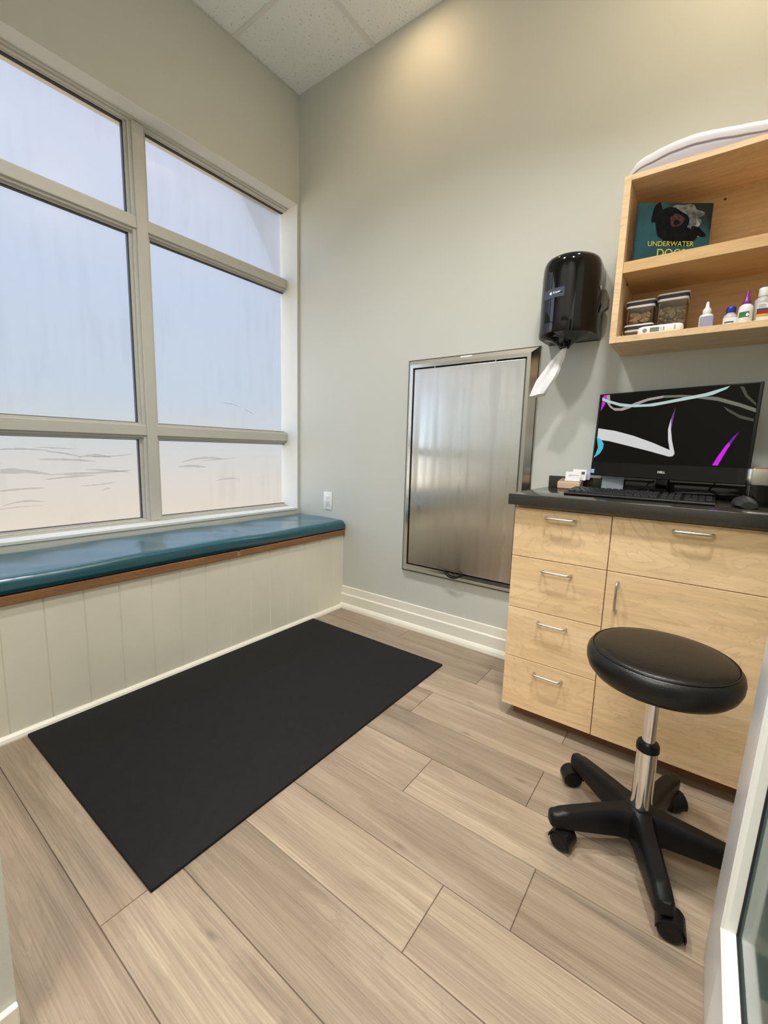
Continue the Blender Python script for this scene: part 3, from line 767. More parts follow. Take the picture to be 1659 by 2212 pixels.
for x in xs[1:-1]:
    m_x = x if x <= XC else 2 * XC - x
    zl = min(contour(m_x, lo), contour(m_x, up) - 0.004) - 0.001
    yf = -0.258 + 0.05 * max(0, (2.03 - m_x) / 0.056) ** 2
    rings.append([(x, yf + 0.006, TZ), (x, yf, (TZ + zl) / 2), (x, yf + 0.002, zl), (x, -0.03, zl), (x, -0.03, TZ)])
loft(bm, rings)
o = obj('basin', bm, LILAC, tr, smooth=True, auto=50); o.matrix_parent_inverse = inv4

# ================================================================== book
bk = empty('book', (2.0315, -0.247, SHZ + 0.0005), math.atan2(0.142, 0.212), label='teal picture book with yellow title standing on the upper shelf', cat='book')
bk.rotation_euler = (0, 0, 0.585)
BW, BH, BT = 0.254, 0.197, 0.020
bm = BM(); box(bm, 0.004, BW - 0.003, 0.0025, BT - 0.0025, 0.003, BH - 0.003); obj('pages', bm, PAPER, bk)
CTEAL = mat('book_teal', (0.005, 0.062, 0.078), 0.25, var=0.35, vscale=9)
bm = BM(); box(bm, 0, BW, 0, 0.0024, 0, BH, 0.0006, 1); box(bm, 0, BW, BT - 0.0024, BT, 0, BH, 0.0006, 1); box(bm, -0.0005, 0.0024, 0.0, BT, 0, BH, 0.0006, 1)
cov = obj('cover', bm, CTEAL, bk)
def cover_shape(name, poly, m, off):
    b = BM(); prism(b, poly, (0, -off, 0), (1, 0, 0), (0, 0, 1), (0, -0.00025, 0)); return obj(name, b, m, cov)
def blob(cx, cz, rx, rz, n=28, j=0.0, rot=0, f=3):
    out = []
    for i in range(n):
        a = 2 * PI * i / n; k = 1 + j * math.sin(f * a + 1.3) + j * 0.6 * math.sin(5 * a)
        x, z = rx * k * math.cos(a), rz * k * math.sin(a)
        out.append((cx + x * math.cos(rot) - z * math.sin(rot), cz + x * math.sin(rot) + z * math.cos(rot)))
    return out
FUR = mat('picture_dark', (0.006, 0.006, 0.007), 0.5, spec=0.1, var=0.6, vscale=60)
FOAM = mat('picture_foam', (0.22, 0.25, 0.26), 0.3, var=0.9, vscale=55)
SNOUT = mat('picture_brown', (0.06, 0.032, 0.03), 0.5, spec=0.1, var=0.5, vscale=70)
SHADE = mat('picture_deep', (0.004, 0.020, 0.026), 0.3, var=0.4, vscale=20)
cover_shape('picture_corner', [(0.19, BH - 0.0006), (BW - 0.001, BH - 0.0006), (BW - 0.001, 0.10), (0.235, 0.15), (0.20, 0.16)], SHADE, 0.0001)
cover_shape('picture_foam', blob(0.155, 0.158, 0.062, 0.034, 40, 0.16, 0, 6), FOAM, 0.0004)
cover_shape('picture_foam', blob(0.185, 0.125, 0.030, 0.045, 40, 0.18, 0.2, 7), FOAM, 0.0004)
cover_shape('picture_animal', blob(0.115, 0.130, 0.058, 0.052, 36, 0.06), FUR, 0.0008)
cover_shape('picture_animal', blob(0.145, 0.090, 0.062, 0.036, 36, 0.05, -0.1), FUR, 0.00082)
cover_shape('picture_paw', blob(0.062, 0.165, 0.015, 0.034, 24, 0.08, -0.25), FUR, 0.0009)
cover_shape('picture_paw', blob(0.210, 0.103, 0.030, 0.012, 24, 0.08, -0.5), FUR, 0.0009)
cover_shape('picture_muzzle', blob(0.133, 0.140, 0.024, 0.022, 28, 0.08), SNOUT, 0.0012)
cover_shape('picture_nose', blob(0.133, 0.132, 0.011, 0.009, 20, 0.06), FUR, 0.0016)
for ex in (0.118, 0.150): cover_shape('picture_eye', blob(ex, 0.156, 0.003, 0.003, 10), FUR, 0.0016)
YEL = mat('yellow_ink', (0.62, 0.60, 0.10), 0.4, emis=None)
text('UNDERWATER', 0.0238, YEL, cov, (0.040, -0.0016, 0.054), (PI / 2, 0, 0), depth=0.0002)
text('DOGS', 0.037, YEL, cov, (0.074, -0.0016, 0.019), (PI / 2, 0, 0), depth=0.0002)

# ================================================================== treat boxes on the lower shelf
TREAT = mat('treat_biscuit', (0.72, 0.47, 0.22), 0.8, bump=0.4, bscale=150, var=0.3, vscale=30)
TREAT2 = mat('treat_brown', (0.50, 0.37, 0.20), 0.8, bump=0.4, bscale=150, var=0.4, vscale=30)
SEALM = mat('plum_black_seal', (0.030, 0.022, 0.035), 0.35)
def rr3(w, d, z, r=0.014): return [(x, y, z) for x, y in rrect(w, d, r)]
def treat_box(loc, w, d, h, label, group, rz=0.0):
    t = empty('storage_box', loc, rz, label=label, cat='box', group=group)
    b = BM(); loft(b, [rr3(w * 0.90, d * 0.90, 0.0005), rr3(w * 0.94, d * 0.94, 0.006), rr3(w * 0.94, d * 0.94, h - 0.022), rr3(w * 0.90, d * 0.90, h - 0.022), rr3(w * 0.90, d * 0.90, 0.007), rr3(w * 0.86, d * 0.86, 0.002)])
    obj('clear_body', b, CLEARPL, t, smooth=True)
    b = BM(); loft(b, [rr3(w * 0.93, d * 0.93, h - 0.026), rr3(w * 0.96, d * 0.96, h - 0.022), rr3(w * 0.96, d * 0.96, h - 0.018)]); obj('white_collar', b, PLWHITE, t, smooth=True)
    b = BM(); loft(b, [rr3(w * 0.97, d * 0.97, h - 0.018), rr3(w * 0.98, d * 0.98, h - 0.006)]); obj('seal', b, SEALM, t, smooth=True)
    b = BM(); loft(b, [rr3(w, d, h - 0.006), rr3(w, d, h - 0.0015), rr3(w * 0.97, d * 0.97, h)]); obj('lid', b, PLWHITE, t, smooth=True)
    return t
def treats(loc, w, d, h, n, m, label, r=0.009):
    b = BM()
    for i in range(n):
        c = Vector((loc[0] + random.uniform(-1, 1) * (w / 2 - r * 1.1), loc[1] + random.uniform(-1, 1) * (d / 2 - r * 1.1), loc[2] + r * 0.75 + random.random() * max(0.001, h - 2 * r)))
        mx = Matrix.Translation(c) @ Matrix.Rotation(random.uniform(0, PI), 4, 'Z') @ Matrix.Rotation(random.uniform(0.3, 1.4), 4, 'X')
        g = bmesh.ops.create_cone(b, cap_ends=True, segments=12, radius1=r * random.uniform(0.85, 1.1), radius2=r * 0.9, depth=0.006, matrix=mx)
    o = obj('dog_treats', b, m, smooth=True); return tag(o, label, 'treats', kind='stuff')
JY = -0.150
GB = 'clear storage boxes on the lower shelf'
treat_box((2.060, JY, BOT), 0.098, 0.095, 0.0530, 'squat clear box with white lid, lowest of the left stack on the cabinet shelf', GB)
treat_box((2.060, JY, BOT + 0.0535), 0.098, 0.095, 0.085, 'clear box of round pale biscuits stacked on a squat box', GB)
treat_box((2.161, JY, BOT), 0.099, 0.097, 0.147, 'tall clear box of brown treats right of the stacked boxes', GB)
treats((2.060, JY, BOT + 0.0025), 0.086, 0.082, 0.018, 40, TREAT2, 'brown treats inside the squat lowest box', 0.006)
treats((2.060, JY, BOT + 0.056), 0.086, 0.082, 0.050, 80, TREAT, 'round pale biscuits inside the upper stacked box')
treats((2.161, JY, BOT + 0.0025), 0.087, 0.084, 0.115, 130, TREAT2, 'brown round treats filling the tall clear box')

# white handheld device lying in front of the boxes
dv = empty('handheld_meter', (2.135, -0.232, BOT), 0.02, label='white handheld meter with grey display lying before the boxes', cat='device')
bm = BM(); loft(bm, [[(x, y, z) for x, y in rrect(0.140 * s, 0.036 * s, 0.016 * s)] for z, s in ((0.0005, 0.94), (0.004, 1.0), (0.020, 1.0), (0.026, 0.95), (0.028, 0.85))])
obj('casing', bm, PLWHITE, dv, smooth=True, auto=50)
GREEN = mat('meter_display', (0.16, 0.19, 0.16), 0.25)
bm = BM(); box(bm, -0.030, -0.002, -0.0186, -0.0175, 0.006, 0.021, 0.0004, 1); obj('display', bm, GREEN, dv)
bm = BM(); lathe(bm, [(0.0004, -0.0190), (0.007, -0.0188), (0.0072, -0.0172)], (-0.046, 0, 0.013), 20, 'Y'); obj('button', bm, mat('meter_button', (0.22, 0.22, 0.22), 0.4), dv, smooth=True)
for xx, ww in ((0.004, 0.002), (0.012, 0.005), (0.045, 0.004)):
    bm = BM(); box(bm, xx - ww / 2, xx + ww / 2, -0.0185, -0.0175, 0.007, 0.021); obj('stripe', bm, GREYINK, dv)
# small scissors leaning in the corner of the shelf
scs = empty('nail_scissors', (2.0125, -0.236, BOT), label='small steel scissors tips standing in the left shelf corner', cat='scissors')
for k, dx in enumerate((-0.004, 0.006)):
    bm = BM(); tube(bm, [(dx + 0.002, 0.0, 0.0012), (dx - 0.001, 0.006, 0.010), (dx - 0.004, 0.012, 0.020), (dx - 0.004, 0.018, 0.030)], [0.0014, 0.0013, 0.0011, 0.0006], 8)
    obj('blade', bm, CHROME, scs, smooth=True)

# ================================================================== bottles
def bottle(name, x, y, label, prof, body_m, cap_prof, cap_m, flat=None, extra=None):
    t = empty(name, (x, y, BOT), label=label, cat='bottle', group='small bottles on the lower shelf')
    b = BM(); lathe(b, prof, seg=28); obj('body', b, body_m, t, smooth=True, auto=50)
    b = BM(); lathe(b, cap_prof, seg=24); obj('cap', b, cap_m, t, smooth=True, auto=40)
    return t
def wrap_label(t, r, z0, z1, a0, a1, m, name='paper_label', off=0.0004):
    b = BM(); n = 14; A = [math.radians(a0 + (a1 - a0) * i / n) for i in range(n + 1)]
    def rg(rr): return [(rr * math.cos(a), rr * math.sin(a), z0) for a in A] + [(rr * math.cos(a), rr * math.sin(a), z1) for a in A[::-1]]
    loft(b, [rg(r + off * 0.2), rg(r + off)]); return obj(name, b, m, t, smooth=True)
LAV = mat('lilac_label', (0.34, 0.34, 0.50), 0.5, var=0.2, vscale=200)
t = bottle('dropper_bottle', 2.266, -0.205, 'white dropper bottle with lilac label, alone in the middle of the shelf',
       [(0.0195, 0.0), (0.0205, 0.002), (0.0205, 0.045), (0.018, 0.051), (0.010, 0.055)], PLWHITE,
       [(0.0120, 0.055), (0.0125, 0.060), (0.0125, 0.067), (0.0095, 0.072), (0.0060, 0.076), (0.0050, 0.088), (0.0030, 0.094), (0.0005, 0.095)], PLWHITE)
wrap_label(t, 0.0205, 0.004, 0.043, 215, 345, LAV)
t = bottle('small_bottle', 2.332, -0.205, 'small clear bottle with a blue flip cap beside the purple-capped one',
       [(0.0185, 0.0), (0.0195, 0.002), (0.0195, 0.033), (0.017, 0.040), (0.012, 0.043), (0.0115, 0.049)], MILKPL,
       [(0.0125, 0.047), (0.0135, 0.049), (0.0135, 0.062), (0.0115, 0.066), (0.0005, 0.0675)], mat('blue_cap', (0.012, 0.025, 0.34), 0.3))
wrap_label(t, 0.0195, 0.003, 0.030, 200, 340, PLWHITE)
wrap_label(t, 0.0200, 0.013, 0.0165, 225, 300, DARKINK, 'print_line'); wrap_label(t, 0.0200, 0.004, 0.009, 250, 320, NAVYINK, 'print_line')
PURP = mat('purple_cap', (0.21, 0.012, 0.20), 0.35)
t = bottle('ear_cleaner_bottle', 2.370, -0.225, 'white bottle with a pointed purple cap and a green label',
       [(0.0185, 0.0), (0.0195, 0.002), (0.0195, 0.046), (0.018, 0.056), (0.012, 0.062), (0.011, 0.063)], PLWHITE,
       [(0.0115, 0.063), (0.0120, 0.065), (0.0118, 0.071), (0.0095, 0.076), (0.0065, 0.086), (0.0042, 0.098), (0.0028, 0.106), (0.0005, 0.108)], PURP)
GRN = mat('green_print', (0.02, 0.16, 0.045), 0.5)
wrap_label(t, 0.0195, 0.020, 0.037, 215, 300, GRN)
bm = BM(); prism(bm, [(0.0042 * math.sin(a) * (1 if math.cos(a) < 0 else (1 - math.cos(a)) ** 0.8 + 0.05), 0.0055 * math.cos(a)) for a in [2 * PI * i / 20 for i in range(20)]], (0.0050, -0.0202, 0.0275), (1, 0, 0), (0, 0, 1), (0, 0.0015, 0))
obj('drop_mark', bm, INKW, t)
t = bottle('clear_bottle', 2.4115, -0.205, 'translucent bottle with white cap and blue, red and yellow stripes, furthest right',
       [(0.021, 0.0), (0.0225, 0.002), (0.0225, 0.070), (0.020, 0.078), (0.0125, 0.083), (0.0120, 0.088)], MILKPL,
       [(0.0135, 0.086), (0.0138, 0.088), (0.0138, 0.110), (0.0125, 0.112), (0.0005, 0.1125)], PLWHITE)
wrap_label(t, 0.0225, 0.004, 0.062, 235, 330, PLWHITE)
for z0_, z1_, m_ in ((0.038, 0.045, NAVYINK), (0.028, 0.038, mat('red_print', (0.36, 0.015, 0.02), 0.5)), (0.020, 0.028, mat('yellow_print', (0.70, 0.45, 0.03), 0.5)), (0.049, 0.051, GREYINK), (0.054, 0.056, GREYINK)):
    wrap_label(t, 0.0230, z0_, z1_, 236 if z1_ < 0.046 else 245, 329 if z1_ < 0.046 else 290, m_, 'print_stripe')

# ================================================================== monitor
MW, MH = 0.543, 0.345
mon = empty('monitor', (2.20, -0.10, 0.9145), label='black all-in-one monitor with ribbon wallpaper on the counter', cat='monitor')
# pose of the display: lower-left corner, yaw and backward tilt
Mp = Matrix.Translation((1.9165, -0.066, 0.979)) @ Matrix.Rotation(-0.275, 4, 'Z') @ Matrix.Rotation(0.061, 4, 'X').inverted()
Mp = Matrix.Translation((1.9165, -0.066, 0.979)) @ Matrix.Rotation(-0.275, 4, 'Z') @ Matrix.Rotation(-0.061, 4, 'X')
MI = Matrix.Translation(mon.location).inverted() @ Mp
def mpart(name, b, m, parent=None, **kw):
    o = obj(name, b, m, parent or mon, **kw)
    if parent is None: o.matrix_local = MI
    return o
bm = BM(); box(bm, 0, MW, 0.0, 0.012, 0, MH, 0.003, 2); box(bm, 0.03, MW - 0.03, 0.012, 0.038, 0.03, MH - 0.03, 0.010, 3)
hs = mpart('housing', bm, BLACKPL, smooth=True)
SCR = mat('screen_black', (0.001, 0.001, 0.001), 0.15, spec=0.12, emis=(0.005, 0.004, 0.003), estr=1.0)
bm = BM(); box(bm, 0.0075, 0.5345, -0.0008, 0.0001, 0.058, 0.340)
scr = mpart('screen', bm, SCR)
bm = BM(); box(bm, 0.002, MW - 0.002, -0.0008, 0.0001, 0.002, 0.0565, 0.0004, 1); mpart('chin', bm, GLOSSBLK)
ART = dict(
 magenta=[[(0.0177, 0.3396), (0.0338, 0.3396), (0.0316, 0.3235), (0.0125, 0.3294)], [(0.0135, 0.3143), (0.0303, 0.3086), (0.0128, 0.2733)]],
 faint=[[(0.48, 0.3336), (0.4922, 0.3306), (0.5043, 0.3043), (0.5313, 0.2736), (0.5319, 0.2647), (0.4994, 0.2975)], [(0.4428, 0.2682), (0.4926, 0.236), (0.5323, 0.2216), (0.5321, 0.2126), (0.4941, 0.2249), (0.4542, 0.2526)]],
 loop=[[(0.0317, 0.3396), (0.0431, 0.3392), (0.0417, 0.3146), (0.0509, 0.2961), (0.0658, 0.284), (0.0924, 0.2811), (0.1173, 0.2876), (0.1489, 0.3008), (0.1954, 0.3145), (0.2483, 0.3208), (0.2483, 0.312), (0.1967, 0.3047), (0.1583, 0.2916), (0.1269, 0.2783), (0.1023, 0.2709), (0.0717, 0.2725), (0.0498, 0.2871), (0.0352, 0.3061), (0.0314, 0.3244)]],
 loop2=[[(0.2483, 0.3208), (0.3069, 0.3182), (0.3561, 0.3124), (0.4229, 0.3014), (0.4874, 0.2765), (0.5336, 0.2556), (0.5338, 0.2431), (0.489, 0.2636), (0.4246, 0.2881), (0.3573, 0.3025), (0.3079, 0.3102), (0.2495, 0.3117)]],
 cyan=[[(0.0124, 0.3303), (0.0437, 0.3167), (0.0898, 0.3016), (0.1459, 0.2924), (0.1983, 0.292), (0.2512, 0.2981), (0.3221, 0.3091), (0.382, 0.318), (0.4194, 0.3281), (0.4527, 0.3375), (0.4444, 0.3277), (0.4058, 0.3103), (0.3573, 0.3025), (0.2887, 0.2927), (0.2152, 0.2818), (0.1472, 0.2824), (0.0914, 0.2891), (0.0545, 0.3025), (0.0141, 0.3165)]],
 white=[[(0.0117, 0.2012), (0.0823, 0.1894), (0.1577, 0.1686), (0.2334, 0.1406), (0.2954, 0.1134), (0.2960, 0.1003), (0.2949, 0.0887), (0.2219, 0.1087), (0.1463, 0.127), (0.0655, 0.1466), (0.033, 0.1512), (0.0129, 0.1628)],
        [(0.2954, 0.1134), (0.285, 0.1512), (0.2797, 0.1923), (0.2850, 0.2331), (0.2900, 0.2327), (0.2895, 0.1921), (0.2979, 0.1512), (0.3135, 0.1003), (0.3076, 0.0899), (0.2949, 0.0887)]],
 violet=[[(0.2850, 0.2331), (0.2949, 0.273), (0.2915, 0.2327), (0.2905, 0.1921), (0.2895, 0.1921), (0.2880, 0.2100)]],
 ring=[[(0.0103, 0.1651), (0.0304, 0.1535), (0.0434, 0.1351), (0.0423, 0.1144), (0.0311, 0.0934), (0.0099, 0.0756), (0.0089, 0.0835), (0.0256, 0.1003), (0.0348, 0.1189), (0.0342, 0.1351), (0.024, 0.1489), (0.0111, 0.1581)]],
 magenta2=[[(0.4362, 0.062), (0.4494, 0.096), (0.4666, 0.1323), (0.4740, 0.144), (0.4790, 0.133), (0.474, 0.123), (0.4627, 0.0906), (0.4523, 0.0616)]],
 violet2=[[(0.4740, 0.144), (0.4842, 0.1623), (0.4998, 0.1807), (0.4882, 0.1549), (0.4790, 0.133)]])
ACOL = dict(magenta=(0.48, 0.01, 0.55), faint=(0.045, 0.045, 0.03), loop=(0.34, 0.30, 0.30), loop2=(0.14, 0.14, 0.11), cyan=(0.42, 0.56, 0.54), white=(0.60, 0.60, 0.60), violet=(0.12, 0.04, 0.25), ring=(0.06, 0.46, 0.60), magenta2=(0.60, 0.0, 0.72), violet2=(0.13, 0.0, 0.30))
for li, (k, polys) in enumerate(ART.items()):
    mm = mat('screen_' + k, (0, 0, 0), 0.3, emis=ACOL[k], estr=1.0)
    for poly in polys:
        b = BM()
        yy = -0.0010 - 0.00008 * li
        poly = [(min(max(a, 0.0076), 0.5344), min(max(c, 0.0582), 0.3398)) for a, c in poly]
        prism(b, poly, (0, yy, 0), (1, 0, 0), (0, 0, 1), (0, 0.0002, 0))
        bmesh.ops.triangulate(b, faces=b.faces)
        obj('wallpaper_ribbon', b, mm, scr)
text('DELL', 0.0115, mat('silver_ink', (0.75, 0.72, 0.6), 0.3), hs, (0.2635, -0.0010, 0.024), (PI / 2, 0, 0), name='brand_lettering', bold=0.0003, sx=1.05)
bm = BM(); box(bm, 0.003, 0.0175, -0.0012, -0.0007, 0.010, 0.0275); obj('sticker', bm, mat('blue_sticker', (0.30, 0.48, 0.60), 0.4), hs)
# stand
bm = BM(); box(bm, -0.025, 0.025, 0.025, 0.045, -0.055, 0.10, 0.006, 3)
nk = obj('stand_neck', bm, GLOSSBLK, mon, smooth=True); nk.matrix_local = MI @ Matrix.Translation((MW / 2, 0.0, 0))
bm = BM(); loft(bm, [[(x, y, z) for x, y in rrect(0.21 * s, 0.16 * s, 0.02)] for z, s in ((0.0, 1.0), (0.006, 1.0), (0.009, 0.96))])
sb = obj('stand_base', bm, BLACKPL, mon, smooth=True, auto=50); sb.location = (-0.04, -0.055, 0.0); sb.rotation_euler = (0, 0, -0.275)
for k, (a, c_) in enumerate((((2.165, -0.07, 1.0), (2.13, -0.11, 0.9255)), ((2.34, -0.10, 1.0), (2.36, -0.055, 0.918)))):
    A, B = Vector(a), Vector(c_)
    P = [A.lerp(B, i / 10) + Vector((0.012 * math.sin(i * 0.9), 0, -0.01 * math.sin(PI * i / 10))) for i in range(11)]
    bm = BM(); tube(bm, P, 0.0022, 8); o = obj('cable', bm, BLACKPL, mon, smooth=True); o.matrix_parent_inverse = Matrix.Translation(mon.location).inverted()

# card leaning on the upstand below the monitor
cd_ = empty('note_card', (2.003, -0.040, 0.9145), label='blue-white note card leaning on the upstand under the monitor', cat='card')
cd_.rotation_euler = (-0.22, 0, 0)
CARDB = mat('pale_blue_card', (0.50, 0.53, 0.68), 0.35, var=0.1, vscale=12)
bm = BM(); box(bm, -0.042, 0.042, -0.0006, 0.0006, 0.0, 0.066); obj('sheet', bm, CARDB, cd_)
bm = BM(); box(bm, -0.041, -0.024, -0.0010, -0.0007, 0.002, 0.064); obj('print_panel', bm, mat('mint_print', (0.45, 0.62, 0.55), 0.4, var=0.3, vscale=60), cd_)
bm = BM(); box(bm, 0.031, 0.038, -0.0010, -0.0007, 0.028, 0.034); box(bm, 0.033, 0.039, -0.0010, -0.0007, 0.040, 0.044); obj('print_mark', bm, GREYINK, cd_)

# wooden card holder with business cards
hd = empty('card_holder', (1.838, -0.060, 0.9145), label='small pale wooden card holder at the left end of the counter', cat='holder')
bm = BM(); prism(bm, [(-0.036, 0.0), (0.034, 0.0), (0.034, 0.044), (-0.036, 0.030)], (-0.047, 0, 0), (0, 1, 0), (0, 0, 1), (0.094, 0, 0))
bmesh.ops.bevel(bm, geom=list(bm.edges), offset=0.003, segments=2, affect='EDGES')
obj('block', bm, HOLDERW, hd, smooth=True)
for yy in (-0.022, -0.002, 0.018):
    bm = BM(); zz = 0.030 + (yy + 0.036) * 0.2
    prism(bm, [(yy - 0.003, zz), (yy + 0.004, zz + 0.0014), (yy + 0.004, zz + 0.0022), (yy - 0.003, zz + 0.0008)], (-0.042, 0, 0), (0, 1, 0), (0, 0, 1), (0.084, 0, 0))
    obj('slot', bm, DARKINK, hd)
def bcard(x, y, z, w, h, label, m, marks=True, tilt=-0.18, rz=0.0):
    c = empty('business_card', (x, y, z), label=label, cat='card', group='business cards in the wooden holder')
    c.rotation_euler = (tilt, 0, rz)
    b = BM(); box(b, -w / 2, w / 2, -0.0006, 0.0006, 0, h); obj('sheet', b, m, c)
    if marks:
        b = BM(); box(b, -w * 0.30, w * 0.38, -0.0009, -0.0007, h * 0.60, h * 0.66); box(b, -w * 0.30, -w * 0.05, -0.0009, -0.0007, h * 0.50, h * 0.54); obj('print_line', b, GREYINK, c)
    return c
bcard(1.850, -0.082, 0.9485, 0.062, 0.042, 'white business card in the front slot of the holder', PAPER)
c = bcard(1.872, -0.062, 0.9535, 0.056, 0.048, 'white business card with navy corner behind the front card', PAPER, False)
bm = BM(); box(bm, 0.008, 0.022, -0.0009, -0.0007, 0.026, 0.038); obj('navy_patch', bm, NAVYINK, c)
bcard(1.885, -0.042, 0.9570, 0.054, 0.040, 'pale blue business card at the back of the holder', CARDB, False)

# ================================================================== keyboard and mouse
kb = empty('keyboard', (2.127, -0.328, 0.9145), label='black full-size keyboard in front of the monitor', cat='keyboard')
bm = BM(); prism(bm, [(-0.074, 0.0), (-0.078, 0.006), (-0.074, 0.010), (0.064, 0.021), (0.068, 0.017), (0.064, 0.004), (0.060, 0.0)], (-0.229, 0, 0), (0, 1, 0), (0, 0, 1), (0.458, 0, 0))
obj('case', bm, BLACKPL, kb, smooth=True, auto=30)
KEYM = mat('key_cap', (0.008, 0.008, 0.009), 0.35, spec=0.35)
def keycap(w):
    b = BM(); h = w / 2 - 0.001
    loft(b, [[(sx * h, sy * 0.0078, 0) for sx, sy in ((-1, -1), (1, -1), (1, 1), (-1, 1))], [(sx * (h - 0.0016), sy * 0.0064, 0.0048) for sx, sy in ((-1, -1), (1, -1), (1, 1), (-1, 1))]])
    me = bpy.data.meshes.new('key'); bmesh.ops.recalc_face_normals(b, faces=b.faces); b.to_mesh(me); b.free(); me.materials.append(KEYM); return me
caps = {}
rows = [[1] * 13, [1] * 13 + [2], [1.5] + [1] * 12 + [1.5], [1.75] + [1] * 11 + [2.25], [2.25] + [1] * 10 + [2.75], [1.25, 1.25, 1.25, 6.25, 1.25, 1.25, 1.25, 1.25]]
nkeys = 0
for ri, row in enumerate(rows):
    y = 0.054 - ri * 0.0195; z = 0.0100 + (y + 0.074) * (0.011 / 0.138) + 0.0004
    xx = -0.222
    for wu in row + [('g', 0.4)] + [1] * (3 if ri not in (3,) else 0) + [('g', 0.4 if ri != 3 else 3.4)] + ([1] * 4 if ri in (1, 2, 3, 4) else [2, 1] if ri == 5 else []):
        if isinstance(wu, tuple): xx += wu[1] * 0.0195; continue
        if ri == 0: pass
        wd = wu * 0.0195 * (15 / 13 if ri == 0 and xx < 0.06 else 1)
        k_ = round(wd, 4)
        if k_ not in caps: caps[k_] = keycap(wd)
        nkeys += 1
        o = bpy.data.objects.new('key', caps[k_]); COL.objects.link(o); o.parent = kb
        o.location = (xx + wd / 2, y, z); o.rotation_euler = (math.atan(0.011 / 0.138), 0, 0)
        xx += wd
ms = empty('mouse', (2.430, -0.352, 0.9145), 0.15, label='black computer mouse right of the keyboard', cat='mouse')
bm = BM(); rings = []
for i in range(13):
    t_ = i / 12; y = -0.054 + 0.108 * t_
    ww = 0.032 * math.sin(PI * (0.08 + 0.84 * t_)) ** 0.35; hh = 0.010 + 0.026 * math.sin(PI * (0.12 + 0.70 * t_)) ** 0.8
    rings.append([(ww * math.cos(a) * (0.98 if math.sin(a) < 0 else 1), y, max(0.0, 0.008 + (hh - 0.008) * math.sin(a)) if math.sin(a) > 0 else 0.0005 + 0.0075 * (1 + math.sin(a))) for a in [2 * PI * k / 20 for k in range(20)]])
loft(bm, rings); obj('shell', bm, mat('mouse_plastic', (0.03, 0.03, 0.03), 0.28), ms, smooth=True)
bm = BM(); lathe(bm, [(0.0005, -0.003), (0.006, -0.003), (0.006, 0.003), (0.0005, 0.003)], (0, 0.028, 0.031), 16, 'X'); obj('scroll_wheel', bm, BLACKPL, ms, smooth=True)

# steel-fronted box at the right end of the monitor
sbx = empty('steel_box', (2.53, -0.255, 0.9145), label='box with shiny steel band and black base, right of the monitor', cat='box')
bm = BM(); loft(bm, [[(x, y, z) for x, y in rrect(0.196, 0.062, 0.020, 8)] for z in (0.0, 0.0685)]); obj('black_base', bm, GLOSSBLK, sbx, smooth=True)
bm = BM(); loft(bm, [[(x, y, z) for x, y in rrect(0.200 * s, 0.066 * s, 0.020, 8)] for z, s in ((0.069, 0.985), (0.072, 1.0), (0.118, 1.0), (0.121, 0.985))]); obj('steel_band', bm, STEELF, sbx, smooth=True, auto=40)
bm = BM(); loft(bm, [[(x, y, z) for x, y in rrect(0.170, 0.045, 0.012, 6)] for z in (0.1212, 0.126)]); obj('lid', bm, mat('brown_lid', (0.25, 0.13, 0.08), 0.3), sbx, smooth=True)

# ================================================================== stool
SXc, SYc = 2.276, -0.852
st = empty('rolling_stool', (SXc, SYc, 0), label='black round-seat rolling stool with chrome column before the cabinet', cat='stool')
ZS = 0.573
bm = BM(); rr = 0.171
lathe(bm, [(0.0005, ZS - 0.074), (0.14, ZS - 0.074), (rr - 0.016, ZS - 0.072), (rr - 0.006, ZS - 0.060), (rr, ZS - 0.044), (rr + 0.001, ZS - 0.028), (rr - 0.002, ZS - 0.015), (rr - 0.0075, ZS - 0.0075), (rr - 0.012, ZS - 0.0045)], seg=72)
seat = obj('seat', bm, VINYLBLK, st, smooth=True, auto=70); seat.location = (0.005, -0.004, 0)
bm = BM(); lathe(bm, [(rr - 0.013, ZS - 0.008), (rr - 0.013, ZS - 0.0035), (rr - 0.020, ZS + 0.0005), (rr - 0.04, ZS + 0.0035), (0.09, ZS + 0.006), (0.04, ZS + 0.007), (0.0005, ZS + 0.007)], seg=72)
obj('seat_top_panel', bm, VINYLBLK, seat, smooth=True, auto=80)
bm = BM()
pts = [((rr - 0.0115) * math.cos(2 * PI * i / 90), (rr - 0.0115) * math.sin(2 * PI * i / 90), ZS - 0.0035) for i in range(91)]
tube(bm, pts, 0.0016, 6); obj('piping', bm, VINYLBLK, seat, smooth=True)
bm = BM(); lathe(bm, [(0.0005, 0.29), (0.0155, 0.29), (0.0155, 0.46), (0.024, 0.470), (0.030, ZS - 0.0745), (0.0005, ZS - 0.0745)], seg=32); obj('gas_rod', bm, CHROME, st, smooth=True, auto=40)
bm = BM(); lathe(bm, [(0.0160, 0.318), (0.0245, 0.316), (0.0270, 0.310), (0.0275, 0.296), (0.0255, 0.294), (0.016, 0.294), (0.0160, 0.318)], seg=32); obj('collar', bm, BLACKPL, st, smooth=True, auto=40)
bm = BM(); lathe(bm, [(0.0005, 0.11), (0.0262, 0.11), (0.0262, 0.150), (0.0250, 0.155), (0.0250, 0.295), (0.0005, 0.295)], seg=36); obj('column', bm, CHROME, st, smooth=True, auto=40)
bm = BM(); lathe(bm, [(0.0005, 0.060), (0.036, 0.060), (0.042, 0.075), (0.043, 0.105), (0.038, 0.124), (0.030, 0.130), (0.0265, 0.131), (0.0262, 0.115), (0.0005, 0.112)], seg=36); obj('hub', bm, BLACKPL, st, smooth=True, auto=50)
ARMS = [(-71, 0.225), (4, 0.235), (75, 0.245), (142, 0.238), (214, 0.222)]
SWV = [5, 40, -50, 212, -12]
